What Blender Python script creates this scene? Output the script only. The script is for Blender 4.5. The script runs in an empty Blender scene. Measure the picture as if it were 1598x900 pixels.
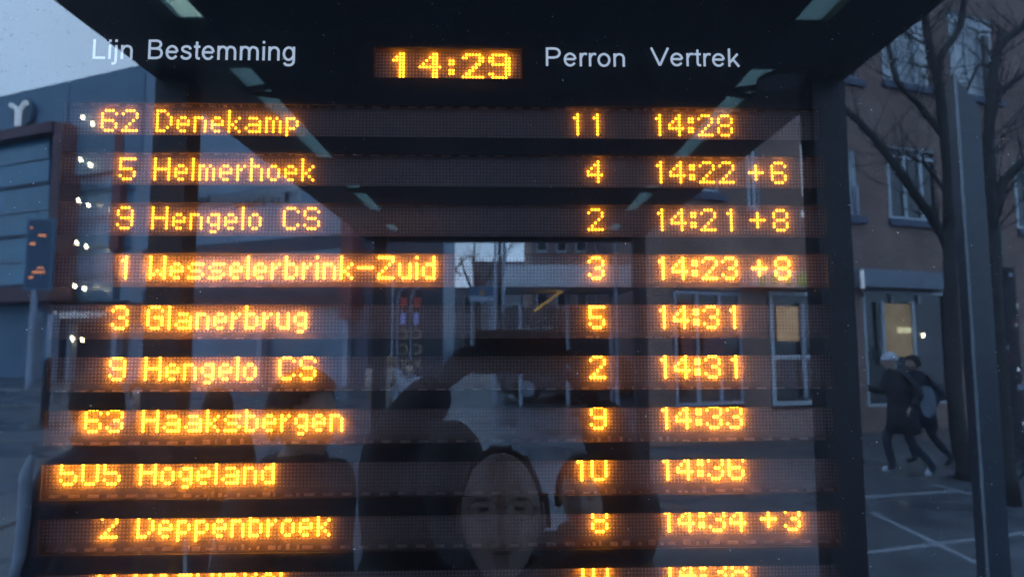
import bpy, bmesh, math, random
from mathutils import Vector, Matrix
random.seed(7)
R = math.radians
S = bpy.context.scene
COL = S.collection

# ------------------------------------------------------------------ camera
CAMZ = 1.90
F_PX = 1000.0
PITCH, YAW, ROLL = 0.08751, 0.03139, -0.00234
def cam_axes():
    cp, sp, cy, sy = math.cos(PITCH), math.sin(PITCH), math.cos(YAW), math.sin(YAW)
    f = Vector((sy*cp, cy*cp, sp)); rt = Vector((cy, -sy, 0)); up = rt.cross(f)
    cr, sr = math.cos(ROLL), math.sin(ROLL)
    return rt*cr + up*sr, up*cr - rt*sr, f
AX_R, AX_U, AX_F = cam_axes()
cd = bpy.data.cameras.new('camera'); cam = bpy.data.objects.new('camera', cd); COL.objects.link(cam)
cd.sensor_width = 36.0; cd.lens = 36.0*F_PX/1598.0; cd.clip_start = 0.02; cd.clip_end = 2000
m3 = Matrix((AX_R, AX_U, -AX_F)).transposed()
cam.matrix_world = Matrix.Translation((0, 0, CAMZ)) @ m3.to_4x4()
S.camera = cam
cd.dof.use_dof = True; cd.dof.focus_distance = 0.573; cd.dof.aperture_fstop = 8.0   # a phone lens: opening about 3 mm, focused on the board

# ------------------------------------------------------------------ world, sun, exposure
SUN_EL, SUN_AZ = R(28), R(200)
w = bpy.data.worlds.new('World'); S.world = w; w.use_nodes = True
nt = w.node_tree; nt.nodes.clear()
out = nt.nodes.new('ShaderNodeOutputWorld'); bg = nt.nodes.new('ShaderNodeBackground')
sky = nt.nodes.new('ShaderNodeTexSky'); sky.sky_type = 'NISHITA'; sky.sun_disc = False
sky.sun_elevation = SUN_EL; sky.sun_rotation = SUN_AZ; sky.air_density = 1.2; sky.dust_density = 2.0
mixc = nt.nodes.new('ShaderNodeMix'); mixc.data_type = 'RGBA'
mixc.inputs[0].default_value = 0.93
tc = nt.nodes.new('ShaderNodeTexCoord'); nz = nt.nodes.new('ShaderNodeTexNoise'); nz.inputs['Scale'].default_value = 2.2
nz.inputs['Detail'].default_value = 4
rmp = nt.nodes.new('ShaderNodeValToRGB')
rmp.color_ramp.elements[0].position = 0.3; rmp.color_ramp.elements[0].color = (3.7, 6.0, 10.0, 1)
rmp.color_ramp.elements[1].position = 0.75; rmp.color_ramp.elements[1].color = (5.3, 7.5, 11.5, 1)
nt.links.new(tc.outputs['Generated'], nz.inputs['Vector']); nt.links.new(nz.outputs['Fac'], rmp.inputs[0])
nt.links.new(sky.outputs[0], mixc.inputs[6]); nt.links.new(rmp.outputs[0], mixc.inputs[7])
nt.links.new(mixc.outputs[2], bg.inputs[0]); bg.inputs[1].default_value = 0.10
nt.links.new(bg.outputs[0], out.inputs[0])
sd = bpy.data.lights.new('sun', 'SUN'); sd.energy = 0.5; sd.angle = R(20); sd.color = (1, .95, .88)
so = bpy.data.objects.new('sun', sd); COL.objects.link(so)
sdir = Vector((math.sin(SUN_AZ)*math.cos(SUN_EL), math.cos(SUN_AZ)*math.cos(SUN_EL), math.sin(SUN_EL)))
so.rotation_euler = sdir.to_track_quat('Z', 'Y').to_euler(); so.location = (0, 0, 30)
S.view_settings.view_transform = 'Standard'; S.view_settings.look = 'None'
S.view_settings.exposure = 2.78; S.view_settings.gamma = 1.0
S.render.engine = 'CYCLES'
cy = S.cycles
cy.max_bounces = 8; cy.transparent_max_bounces = 16; cy.diffuse_bounces = 3; cy.glossy_bounces = 4
cy.transmission_bounces = 4
cy.use_denoising = True; cy.denoising_prefilter = 'ACCURATE'; cy.sample_clamp_indirect = 4.0
cy.caustics_reflective = False; cy.caustics_refractive = False

# ------------------------------------------------------------------ geometry of the place
D = 0.56                    # lens to the black face plate
M = D - 0.006               # front surface of the glass: the mirror plane
GAP = 0.018                 # LED plane behind the face plate
def back(px, py, Y):
    d = AX_F*F_PX + AX_R*(px-799) - AX_U*(py-450)
    p = d*(Y/d.y); return Vector((p.x, p.y, p.z+CAMZ))
def W(px, py, Y):           # a point seen in the glass at optical depth Y -> where it really is
    p = back(px, py, Y); return Vector((p.x, 2*M-p.y, p.z))
def Gd(px, py, z=0.0):      # ground point seen in the glass
    d = AX_F*F_PX + AX_R*(px-799) - AX_U*(py-450)
    t = (z-CAMZ)/d.z; p = d*t; return Vector((p.x, 2*M-p.y, z))

# ------------------------------------------------------------------ helpers
def tag(o, label=None, cat=None, group=None, kind=None):
    if label: o['label'] = label
    if cat: o['category'] = cat
    if group: o['group'] = group
    if kind: o['kind'] = kind
    return o
def empty(name, loc=(0, 0, 0), rz=0.0, parent=None):
    o = bpy.data.objects.new(name, None); COL.objects.link(o); o.location = loc; o.rotation_euler = (0, 0, rz)
    o.empty_display_size = .1; o.parent = parent; return o
def thing(name, label, cat, loc=(0, 0, 0), rz=0.0, group=None):
    return tag(empty(name, loc, rz), label, cat, group)
MATS = {}
def mat(name, col, rough=.6, var=.25, scale=8.0, metal=0.0, spec=.5, bump=0.0, emis=None, estr=0.0, detail=4, coord='Object', alpha=None, stretch=None):
    if name in MATS: return MATS[name]
    m = bpy.data.materials.new(name); m.use_nodes = True; t = m.node_tree; b = t.nodes['Principled BSDF']
    b.inputs['Roughness'].default_value = rough; b.inputs['Metallic'].default_value = metal
    b.inputs['Specular IOR Level'].default_value = spec
    tcn = t.nodes.new('ShaderNodeTexCoord'); n = t.nodes.new('ShaderNodeTexNoise'); n.inputs['Scale'].default_value = scale
    n.inputs['Detail'].default_value = detail
    if stretch:
        mp = t.nodes.new('ShaderNodeMapping'); mp.inputs['Scale'].default_value = stretch
        t.links.new(tcn.outputs[coord], mp.inputs[0]); t.links.new(mp.outputs[0], n.inputs['Vector'])
    else: t.links.new(tcn.outputs[coord], n.inputs['Vector'])
    r = t.nodes.new('ShaderNodeValToRGB')
    r.color_ramp.elements[0].position = .3; r.color_ramp.elements[1].position = .72
    r.color_ramp.elements[0].color = tuple(c*(1-var) for c in col)+(1,)
    r.color_ramp.elements[1].color = tuple(min(1, c*(1+var)) for c in col)+(1,)
    t.links.new(n.outputs['Fac'], r.inputs[0]); t.links.new(r.outputs[0], b.inputs['Base Color'])
    if bump:
        bp = t.nodes.new('ShaderNodeBump'); bp.inputs['Strength'].default_value = bump; bp.inputs['Distance'].default_value = .01
        t.links.new(n.outputs['Fac'], bp.inputs['Height']); t.links.new(bp.outputs[0], b.inputs['Normal'])
    if emis:
        b.inputs['Emission Color'].default_value = tuple(emis)+(1,); b.inputs['Emission Strength'].default_value = estr
    MATS[name] = m; return m
def link_mesh(name, me, m, parent=None, loc=None, smooth=False):
    o = bpy.data.objects.new(name, me); COL.objects.link(o)
    for x in (m if isinstance(m, (list, tuple)) else [m]):
        if x: me.materials.append(x)
    if parent: o.parent = parent
    if loc is not None: o.location = loc
    if smooth:
        for p in me.polygons: p.use_smooth = True
    return o
class MB:
    def __init__(s): s.v = []; s.f = []; s.mi = []
    def box(s, x0, x1, y0, y1, z0, z1, mi=0):
        n = len(s.v)
        s.v += [(x, y, z) for z in (z0, z1) for y in (y0, y1) for x in (x0, x1)]
        for q in ((0, 2, 3, 1), (4, 5, 7, 6), (0, 1, 5, 4), (2, 6, 7, 3), (0, 4, 6, 2), (1, 3, 7, 5)):
            s.f.append(tuple(n+i for i in q)); s.mi.append(mi)
        return s
    def tube(s, pts, rad, seg=8, mi=0, caps=True):
        pts = [Vector(p) for p in pts]; n0 = len(s.v); rings = []
        if not isinstance(rad, (list, tuple)): rad = [rad]*len(pts)
        prev = None
        for i, p in enumerate(pts):
            d = (pts[min(i+1, len(pts)-1)]-pts[max(i-1, 0)])
            d = d.normalized() if d.length > 1e-9 else Vector((0, 0, 1))
            if prev is None:
                a = Vector((0, 0, 1)) if abs(d.z) < .9 else Vector((1, 0, 0)); u = d.cross(a).normalized()
            else: u = (prev - d*prev.dot(d)).normalized()
            prev = u; vv = d.cross(u); ring = []
            for k in range(seg):
                a = 2*math.pi*k/seg; q = p + (u*math.cos(a)+vv*math.sin(a))*rad[i]
                ring.append(len(s.v)); s.v.append(tuple(q))
            rings.append(ring)
        for a, b in zip(rings, rings[1:]):
            for k in range(seg): s.f.append((a[k], a[(k+1) % seg], b[(k+1) % seg], b[k])); s.mi.append(mi)
        if caps: s.f.append(tuple(reversed(rings[0]))); s.f.append(tuple(rings[-1])); s.mi += [mi, mi]
        return s
    def prism(s, poly, axis, a0, a1, mi=0):   # poly of 2-D points extruded along axis 'x','y' or 'z'
        n = len(s.v); k = len(poly)
        for a in (a0, a1):
            for (p, q) in poly:
                s.v.append({'x': (a, p, q), 'y': (p, a, q), 'z': (p, q, a)}[axis])
        s.f.append(tuple(n+i for i in range(k))); s.f.append(tuple(n+k+i for i in reversed(range(k)))); s.mi += [mi, mi]
        for i in range(k): s.f.append((n+i, n+k+i, n+k+(i+1) % k, n+(i+1) % k)); s.mi.append(mi)
        return s
    def build(s, name, m, parent=None, loc=None, smooth=False):
        me = bpy.data.meshes.new(name); me.from_pydata(s.v, [], s.f); me.update()
        o = link_mesh(name, me, m, parent, loc, smooth)
        for i, p in enumerate(me.polygons): p.material_index = s.mi[i]
        bm = bmesh.new(); bm.from_mesh(me); bmesh.ops.recalc_face_normals(bm, faces=bm.faces); bm.to_mesh(me); bm.free()
        return o
def text_mesh(s, name, m, parent, width=None, cap=None, depth=.001):
    cu = bpy.data.curves.new(name, 'FONT'); cu.body = s; cu.extrude = 0.5; cu.offset = -.012; cu.resolution_u = 4
    to = bpy.data.objects.new('tmp', cu); COL.objects.link(to)
    me = bpy.data.meshes.new_from_object(to.evaluated_get(bpy.context.evaluated_depsgraph_get()))
    COL.objects.unlink(to); bpy.data.objects.remove(to)
    xs = [v.co.x for v in me.vertices]; x0, x1 = min(xs), max(xs)
    capu = .729
    for v in me.vertices:
        v.co.x = (v.co.x-x0)*(width/(x1-x0)); v.co.y = v.co.y*cap/capu; v.co.z *= depth
    me.name = name; me.materials.clear()
    return link_mesh(name, me, m, parent)

def clone(o, parent=None):
    c = o.copy(); COL.objects.link(c); c.parent = parent
    for ch in list(o.children): clone(ch, c)
    return c

# ------------------------------------------------------------------ materials of the board
def emit_mat(name, col, st):
    m = bpy.data.materials.new(name); m.use_nodes = True; t = m.node_tree; t.nodes.clear()
    o = t.nodes.new('ShaderNodeOutputMaterial'); e = t.nodes.new('ShaderNodeEmission')
    e.inputs[0].default_value = tuple(col)+(1,); e.inputs[1].default_value = st
    t.links.new(e.outputs[0], o.inputs[0]); return m
def glass_front():
    m = bpy.data.materials.new('coated_glass'); m.use_nodes = True; t = m.node_tree; t.nodes.clear()
    N = t.nodes.new; L = t.links.new
    o = N('ShaderNodeOutputMaterial'); mx = N('ShaderNodeMixShader'); tr = N('ShaderNodeBsdfTransparent'); gl = N('ShaderNodeBsdfGlossy')
    fr = N('ShaderNodeFresnel'); fr.inputs[0].default_value = 1.77
    gl.inputs['Roughness'].default_value = 0.0; gl.inputs['Color'].default_value = (.90, 1.0, 1.0, 1)
    tr.inputs[0].default_value = (.98, .97, .96, 1)
    tcn = N('ShaderNodeTexCoord'); vo = N('ShaderNodeTexNoise'); vo.inputs['Scale'].default_value = 420; vo.inputs['Detail'].default_value = 2
    mr = N('ShaderNodeMapRange'); mr.inputs[1].default_value = .66; mr.inputs[2].default_value = .76; mr.inputs[3].default_value = 1.0; mr.inputs[4].default_value = .45
    n2 = N('ShaderNodeTexNoise'); n2.inputs['Scale'].default_value = 5; n2.inputs['Detail'].default_value = 5
    m2 = N('ShaderNodeMapRange'); m2.inputs[1].default_value = .3; m2.inputs[2].default_value = .7; m2.inputs[3].default_value = .92; m2.inputs[4].default_value = 1.08
    mu = N('ShaderNodeMath'); mu.operation = 'MULTIPLY'; mv = N('ShaderNodeMath'); mv.operation = 'MULTIPLY'
    L(tcn.outputs['Object'], vo.inputs['Vector']); L(tcn.outputs['Object'], n2.inputs['Vector'])
    L(vo.outputs['Fac'], mr.inputs[0]); L(n2.outputs['Fac'], m2.inputs[0])
    L(mr.outputs[0], mu.inputs[0]); L(m2.outputs[0], mu.inputs[1]); L(mu.outputs[0], mv.inputs[0]); L(fr.outputs[0], mv.inputs[1])
    L(mv.outputs[0], mx.inputs[0]); L(tr.outputs[0], mx.inputs[1]); L(gl.outputs[0], mx.inputs[2]); L(mx.outputs[0], o.inputs[0])
    return m
def film(name, base, dust, tcol=(1, 1, 1), scale=900, thr=.70, back_share=.4, tint=(1, 1, 1), smear=False):
    """clear sheet carrying a thin scattering film (pane dust, added LED halo): lets light through and scatters a little of it"""
    m = bpy.data.materials.new(name); m.use_nodes = True; t = m.node_tree; t.nodes.clear()
    N = t.nodes.new; L = t.links.new
    o = N('ShaderNodeOutputMaterial'); mx = N('ShaderNodeMixShader'); tr = N('ShaderNodeBsdfTransparent')
    tl = N('ShaderNodeBsdfTranslucent'); df = N('ShaderNodeBsdfDiffuse'); m2 = N('ShaderNodeMixShader'); m2.inputs[0].default_value = back_share
    tl.inputs[0].default_value = tuple(.9*c for c in tint)+(1,); df.inputs[0].default_value = tuple(.85*c for c in tint)+(1,)
    tr.inputs[0].default_value = tuple(tcol)+(1,)
    tcn = N('ShaderNodeTexCoord'); n = N('ShaderNodeTexNoise'); n.inputs['Scale'].default_value = scale; n.inputs['Detail'].default_value = 2
    mr = N('ShaderNodeMapRange'); mr.inputs[1].default_value = thr; mr.inputs[2].default_value = thr+.05; mr.inputs[3].default_value = base; mr.inputs[4].default_value = dust
    L(tcn.outputs['Object'], n.inputs['Vector']); L(n.outputs['Fac'], mr.inputs[0])
    if smear:
        mp = N('ShaderNodeMapping'); mp.inputs['Scale'].default_value = (9, 9, 3.5); mp.inputs['Rotation'].default_value = (0, .5, 0)
        n3 = N('ShaderNodeTexNoise'); n3.inputs['Scale'].default_value = 1.0; n3.inputs['Detail'].default_value = 7; n3.inputs['Distortion'].default_value = 1.2
        m3_ = N('ShaderNodeMapRange'); m3_.inputs[1].default_value = .35; m3_.inputs[2].default_value = .68; m3_.inputs[3].default_value = .6; m3_.inputs[4].default_value = 1.6
        ml = N('ShaderNodeMath'); ml.operation = 'MULTIPLY'
        L(tcn.outputs['Object'], mp.inputs[0]); L(mp.outputs[0], n3.inputs['Vector']); L(n3.outputs['Fac'], m3_.inputs[0]); L(mr.outputs[0], ml.inputs[0]); L(m3_.outputs[0], ml.inputs[1]); L(ml.outputs[0], mx.inputs[0])
    else: L(mr.outputs[0], mx.inputs[0])
    L(tl.outputs[0], m2.inputs[1]); L(df.outputs[0], m2.inputs[2]); L(tr.outputs[0], mx.inputs[1]); L(m2.outputs[0], mx.inputs[2]); L(mx.outputs[0], o.inputs[0])
    return m
M_plate = mat('black_plate', (.012, .013, .016), .7, .2, 60)
M_house = mat('housing_paint', (.03, .035, .045), .4, .2, 20)
M_pcb = mat('circuit_board', (.22, .18, .17), .6, .35, 90)
M_led_off = mat('unlit_led', (.52, .47, .45), .35, .15, 300)
M_matrix = mat('matrix_plastic', (.18, .15, .14), .6, .2, 150)
M_comp = mat('solder_component', (.75, .66, .60), .4, .35, 200)
M_seam = mat('module_seam', (.01, .01, .01), .9, .1)
M_white_glow = mat('printed_white', (.80, .84, .92), .6, .05, 50, emis=(.62, .78, 1), estr=.085)  # weak emission added to brighten the heading letters, no lamp behind them
LED_COL = (1.0, .33, .010)

# ------------------------------------------------------------------ departure board
P = .0447; Z0 = CAMZ+.2137; SH = .0293; XL, XR = -.3770, .3001
board = thing('departure_board', 'wide black bus departure board with amber dot matrix lines behind a reflecting glass front', 'departure board', (0, D, 0))
BX0, BX1, BZ0, BZ1 = -1.02, .80, 1.28, 2.62
def bl(x, y, z): return (x, y-D, z)
# face plate with slots
slots = [(XL, XR, Z0-k*P-SH, Z0-k*P) for k in range(11)]
clock_slot = (-.1062, .0267, CAMZ+.2390, CAMZ+.2671)
mb = MB(); T0, T1 = 0.0, .0025
zs = sorted([(a[2], a[3], a[0], a[1]) for a in slots+[clock_slot]])
zc = BZ0
for (z0, z1, x0, x1) in zs:
    mb.box(BX0, BX1, T0, T1, zc, z0)
    mb.box(BX0, x0, T0, T1, z0, z1); mb.box(x1, BX1, T0, T1, z0, z1); zc = z1
mb.box(BX0, BX1, T0, T1, zc, BZ1)
mb.build('face_plate', M_plate, board)
hb = MB()
hb.box(BX0-.04, BX1+.04, .03, .16, BZ0-.04, BZ1+.04)
hb.box(BX0-.04, BX1+.04, -.012, .03, BZ0-.04, BZ0); hb.box(BX0-.04, BX1+.04, -.012, .03, BZ1, BZ1+.04)
hb.box(BX0-.04, BX0, -.012, .03, BZ0, BZ1); hb.box(BX1, BX1+.04, -.012, .03, BZ0, BZ1)
hb.build('housing', M_house, board)
for sx in (BX0+.2, BX1-.3):
    MB().box(sx, sx+.1, .05, .13, 0, BZ0-.04).build('leg', M_house, board)
# glass
gb = MB()
x0, x1, z0, z1, f0, f1 = BX0+.001, BX1-.001, BZ0+.001, BZ1-.001, -.006, -.002
n = 0
gb.v = [(x0, f0, z0), (x1, f0, z0), (x1, f0, z1), (x0, f0, z1), (x0, f1, z0), (x1, f1, z0), (x1, f1, z1), (x0, f1, z1)]
gb.f = [(0, 1, 2, 3), (5, 4, 7, 6), (0, 4, 5, 1), (3, 2, 6, 7), (0, 3, 7, 4), (1, 5, 6, 2)]; gb.mi = [0, 1, 2, 2, 2, 2]
M_edge = film('glass_edge', .02, .02)
glass = gb.build('glass_pane', [glass_front(), film('dusty_glass_back', .040, .42, scale=1100, thr=.715, smear=True), M_edge], board)

drng = random.Random(21)
M_dust = mat('dust_flake', (.50, .52, .55), .8, .3, 40)
for yy, cnt in ((-.0016, 420), (-.0064, 520)):
    db = MB()
    for i in range(cnt):
        xx, zz, rr = drng.uniform(-.55, .48), drng.uniform(CAMZ-.25, CAMZ+.33), .00012+.00030*drng.random()**3
        a0 = drng.uniform(0, 3.14); el = drng.choice((1, 1, 1.6, 3.0)); n0 = len(db.v)
        for k in range(5):
            a_ = k*1.2566; p_, q_ = rr*el*math.cos(a_), rr*math.sin(a_)
            db.v.append((xx+p_*math.cos(a0)-q_*math.sin(a0), yy, zz+p_*math.sin(a0)+q_*math.cos(a0)))
        db.f.append(tuple(n0+k for k in range(5))); db.mi.append(0)
    tag(db.build('dust', M_dust, glass), kind='stuff')

G = {  # 5x7 (rows 1..8), columns given per row
 '0': (5, ['.###.', '#...#', '#...#', '#...#', '#...#', '#...#', '.###.']),
 '1': (5, ['...#.', '..##.', '...#.', '...#.', '...#.', '...#.', '...#.']),
 '2': (5, ['.###.', '#...#', '....#', '...#.', '..#..', '.#...', '#####']),
 '3': (5, ['.###.', '#...#', '....#', '..##.', '....#', '#...#', '.###.']),
 '4': (5, ['...#.', '..##.', '.#.#.', '#..#.', '#####', '...#.', '...#.']),
 '5': (5, ['#####', '#....', '#....', '####.', '....#', '#...#', '.###.']),
 '6': (5, ['.###.', '#...#', '#....', '####.', '#...#', '#...#', '.###.']),
 '8': (5, ['.###.', '#...#', '#...#', '.###.', '#...#', '#...#', '.###.']),
 '9': (5, ['.###.', '#...#', '#...#', '.####', '....#', '#...#', '.###.']),
 '7': (5, ['#####', '....#', '...#.', '...#.', '..#..', '..#..', '..#..']),
 ':': (2, ['..', '##', '##', '..', '##', '##', '..']),
 '+': (6, ['......', '..#...', '..#...', '#####.', '..#...', '..#...', '......']),
 '-': (5, ['.....', '.....', '.....', '#####', '.....', '.....', '.....']),
 'D': (5, ['###..', '#..#.', '#...#', '#...#', '#...#', '#..#.', '###..']),
 'H': (5, ['#...#', '#...#', '#...#', '#####', '#...#', '#...#', '#...#']),
 'W': (5, ['#...#', '#...#', '#...#', '#...#', '#.#.#', '##.##', '#...#']),
 'G': (5, ['.###.', '#...#', '#....', '#.###', '#...#', '#...#', '.###.']),
 'B': (5, ['####.', '#...#', '#...#', '####.', '#...#', '#...#', '####.']),
 'C': (5, ['.###.', '#...#', '#....', '#....', '#....', '#...#', '.###.']),
 'S': (5, ['.###.', '#...#', '#....', '.###.', '....#', '#...#', '.###.']),
 'Z': (5, ['#####', '....#', '...#.', '..#..', '.#...', '#....', '#####']),
 'a': (5, ['.....', '.....', '.###.', '....#', '.####', '#...#', '.####']),
 'b': (4, ['#...', '#...', '###.', '#..#', '#..#', '#..#', '###.']),
 'd': (4, ['...#', '...#', '.###', '#..#', '#..#', '#..#', '.###']),
 'e': (4, ['....', '....', '.##.', '#..#', '####', '#...', '.##.']),
 'g': (4, ['....', '....', '.###', '#..#', '#..#', '.###', '...#', '.##.']),
 'h': (4, ['#...', '#...', '###.', '#..#', '#..#', '#..#', '#..#']),
 'i': (1, ['#', '.', '#', '#', '#', '#', '#']),
 'k': (4, ['#...', '#...', '#..#', '#.#.', '##..', '#.#.', '#..#']),
 'l': (1, ['#']*7),
 'm': (5, ['.....', '.....', '##.#.', '#.#.#', '#.#.#', '#.#.#', '#.#.#']),
 'n': (4, ['....', '....', '###.', '#..#', '#..#', '#..#', '#..#']),
 'o': (4, ['....', '....', '.##.', '#..#', '#..#', '#..#', '.##.']),
 'p': (4, ['....', '....', '###.', '#..#', '#..#', '###.', '#...', '#...']),
 'r': (3, ['...', '...', '#.#', '##.', '#..', '#..', '#..']),
 's': (5, ['.....', '.....', '.####', '#....', '.###.', '....#', '####.']),
 'u': (4, ['....', '....', '#..#', '#..#', '#..#', '#..#', '.###']),
 'w': (5, ['.....', '.....', '#...#', '#...#', '#.#.#', '#.#.#', '.#.#.']),
}
CLK = {
 '1': (0, ['..##', '.###', '####', '..##', '..##', '..##', '..##', '..##']),
 '4': (8, ['....##.', '...###.', '..#.##.', '.#..##.', '#######', '....##.', '....##.', '....##.']),
 ':': (17, ['..', '..', '##', '##', '..', '##', '##', '..']),
 '2': (21, ['.#####.', '##...##', '.....##', '....##.', '...##..', '..##...', '.##....', '#######']),
 '9': (29, ['.#####.', '##...##', '##...##', '.######', '.....##', '.....##', '##...##', '.#####.']),
}
PX = .00307
RAD = .00092
def dot(mb, x, y, z, r=RAD, seg=6, h=.0007):
    n0 = len(mb.v)
    for k in range(seg):
        a = 2*math.pi*k/seg+.26; mb.v.append((x+r*math.cos(a), y, z+r*math.sin(a)))
    mb.v.append((x, y-h, z))
    for k in range(seg): mb.f.append((n0+k, n0+(k+1) % seg, n0+seg)); mb.mi.append(0)
def glyph_obj(rows, xc, z_bot_row7, nrows, name, m, parent, pz=PX, rad=RAD):
    mb = MB(); lit = set()
    for r, row in enumerate(rows):
        for c, ch in enumerate(row):
            if ch == '#':
                dot(mb, xc+c*PX, GAP-.0009, z_bot_row7+(nrows-1-r)*pz, rad, 8); lit.add((r, c))
    return mb.build(name, m, parent), lit
XD = -.3042                  # column 0 of the destinations
lines = [('62', 'Denekamp', '11', '14:28', '', 2.2), ('5', 'Helmerhoek', '4', '14:22', '+6', 2.35), ('9', 'Hengelo CS', '2', '14:21', '+8', 2.2),
         ('1', 'Wesselerbrink-Zuid', '3', '14:23', '+8', 7.6), ('3', 'Glanerbrug', '5', '14:31', '', 7.2), ('9', 'Hengelo CS', '2', '14:31', '', 7.2),
         ('63', 'Haaksbergen', '9', '14:33', '', 7.4), ('505', 'Hogeland', '10', '14:36', '', 7.4), ('2', 'Deppenbroek', '8', '14:34', '+3', 7.4), ('8', 'Boswinkel', '10', '14:38', '', 7.4)]
COL_MIN, COL_MAX = -26, 203
comp_rng = random.Random(3)
def component_strip(mb, z0, z1, bottom):
    x = XL-.02; 
    while x < XR+.02:
        seg = int((x+.4)/.118) % 3
        if seg == 0 or seg == 2:
            mb.box(x, x+.0085, GAP-.0015, GAP+.001, z0+.0008, z0+.0030); x += .0163
        else:
            wdt = comp_rng.choice((.0015, .0025, .006)); hh = comp_rng.uniform(.001, .0045)
            mb.box(x, x+wdt, GAP-.0016, GAP+.001, z0+.0005, z0+.0005+hh); x += wdt+comp_rng.uniform(.002, .009)
for k, (num, dest, plat, tim, dly, st) in enumerate(lines):
    z7 = CAMZ+.1942-k*.0447
    lm = emit_mat('amber_led_%d' % k, LED_COL, st)
    m = MB(); m.box(XL-.03, XR+.03, GAP+.001, GAP+.0025, z7-.014, z7+.0285)
    line = m.build('display_line', M_pcb, board)
    m = MB(); m.box(XD+COL_MIN*PX-.0015, XD+76*PX-.0005, GAP-.0004, GAP+.0008, z7-PX-.0015, z7+6.6*PX); m.box(XD+76*PX+.0002, XD+COL_MAX*PX, GAP-.0004, GAP+.0008, z7-PX-.0015, z7+6.6*PX)
    m.build('matrix_panel', M_matrix, line)
    lit = set()
    def put(ch, col):
        wd, rows = G[ch]
        for r, row in enumerate(rows):
            for c, q in enumerate(row):
                if q == '#': lit.add((r, col+c))
        glyph_obj(rows, XD+col*PX, z7, 7, 'lit_character', lm, line, rad=RAD*(1.35 if st < 3 else 1.32))
        return wd
    for i, ch in enumerate(reversed(num)): put(ch, -10-6*i)
    c = 0
    for ch in dest:
        if ch == ' ': c += 5
        else: c += put(ch, c)+1
    for i, ch in enumerate(reversed(plat)): put(ch, 128-6*i)
    c = 147
    for ch in tim: c += put(ch, c)+1
    c = 177
    for ch in dly: c += put(ch, c)+1
    og = MB()
    for cc in range(COL_MIN, COL_MAX):
        for r in range(8):
            if (r, cc) not in lit: dot(og, XD+cc*PX, GAP-.0006, z7+(6-r)*PX, RAD*.98, 5, .0006)
    tag(og.build('unlit_led', M_led_off, line), kind='stuff')
    cb = MB(); component_strip(cb, z7-.0125, z7, True); component_strip(cb, z7+.0225, z7, False)
    tag(cb.build('board_component', M_comp, line), kind='stuff')
# clock
zc8 = CAMZ+.2476; pz = .00308
m = MB(); m.box(clock_slot[0]-.012, clock_slot[1]+.012, GAP+.001, GAP+.0025, zc8-.012, zc8+.03)
ck = m.build('clock_display', M_pcb, board)
m = MB(); m.box(clock_slot[0]-.008, clock_slot[1]+.008, GAP-.0004, GAP+.0008, zc8-.003, zc8+.0255); m.build('matrix_panel', M_matrix, ck)
lm = emit_mat('amber_led_clock', LED_COL, 3.0); lit = set()
for ch, (c0, rows) in CLK.items():
    glyph_obj(rows, -.0914+c0*PX, zc8, 8, 'lit_character', lm, ck, rad=RAD*1.25)
    for r, row in enumerate(rows):
        for c, q in enumerate(row):
            if q == '#': lit.add((r, c0+c))
og = MB()
for cc in range(-6, 41):
    for r in range(8):
        if (r, cc) not in lit: dot(og, -.0914+cc*PX, GAP-.0006, zc8+(7-r)*PX, RAD*1.05, 5, .0005)
tag(og.build('unlit_led', M_led_off, ck), kind='stuff')
# scattering strips added close in front of the LEDs to make their halo
M_halo = film('smoked_cover', .23, .24, tcol=(.98, .95, .93), scale=500, thr=.62, back_share=.62, tint=(1, .88, .84))
for (x0, x1, z0, z1) in slots+[clock_slot]:
    MB().box(x0-.012, x1+.012, GAP-.0048, GAP-.0044, z0-.010, z1+.010).build('cover_strip', M_halo, board)
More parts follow.
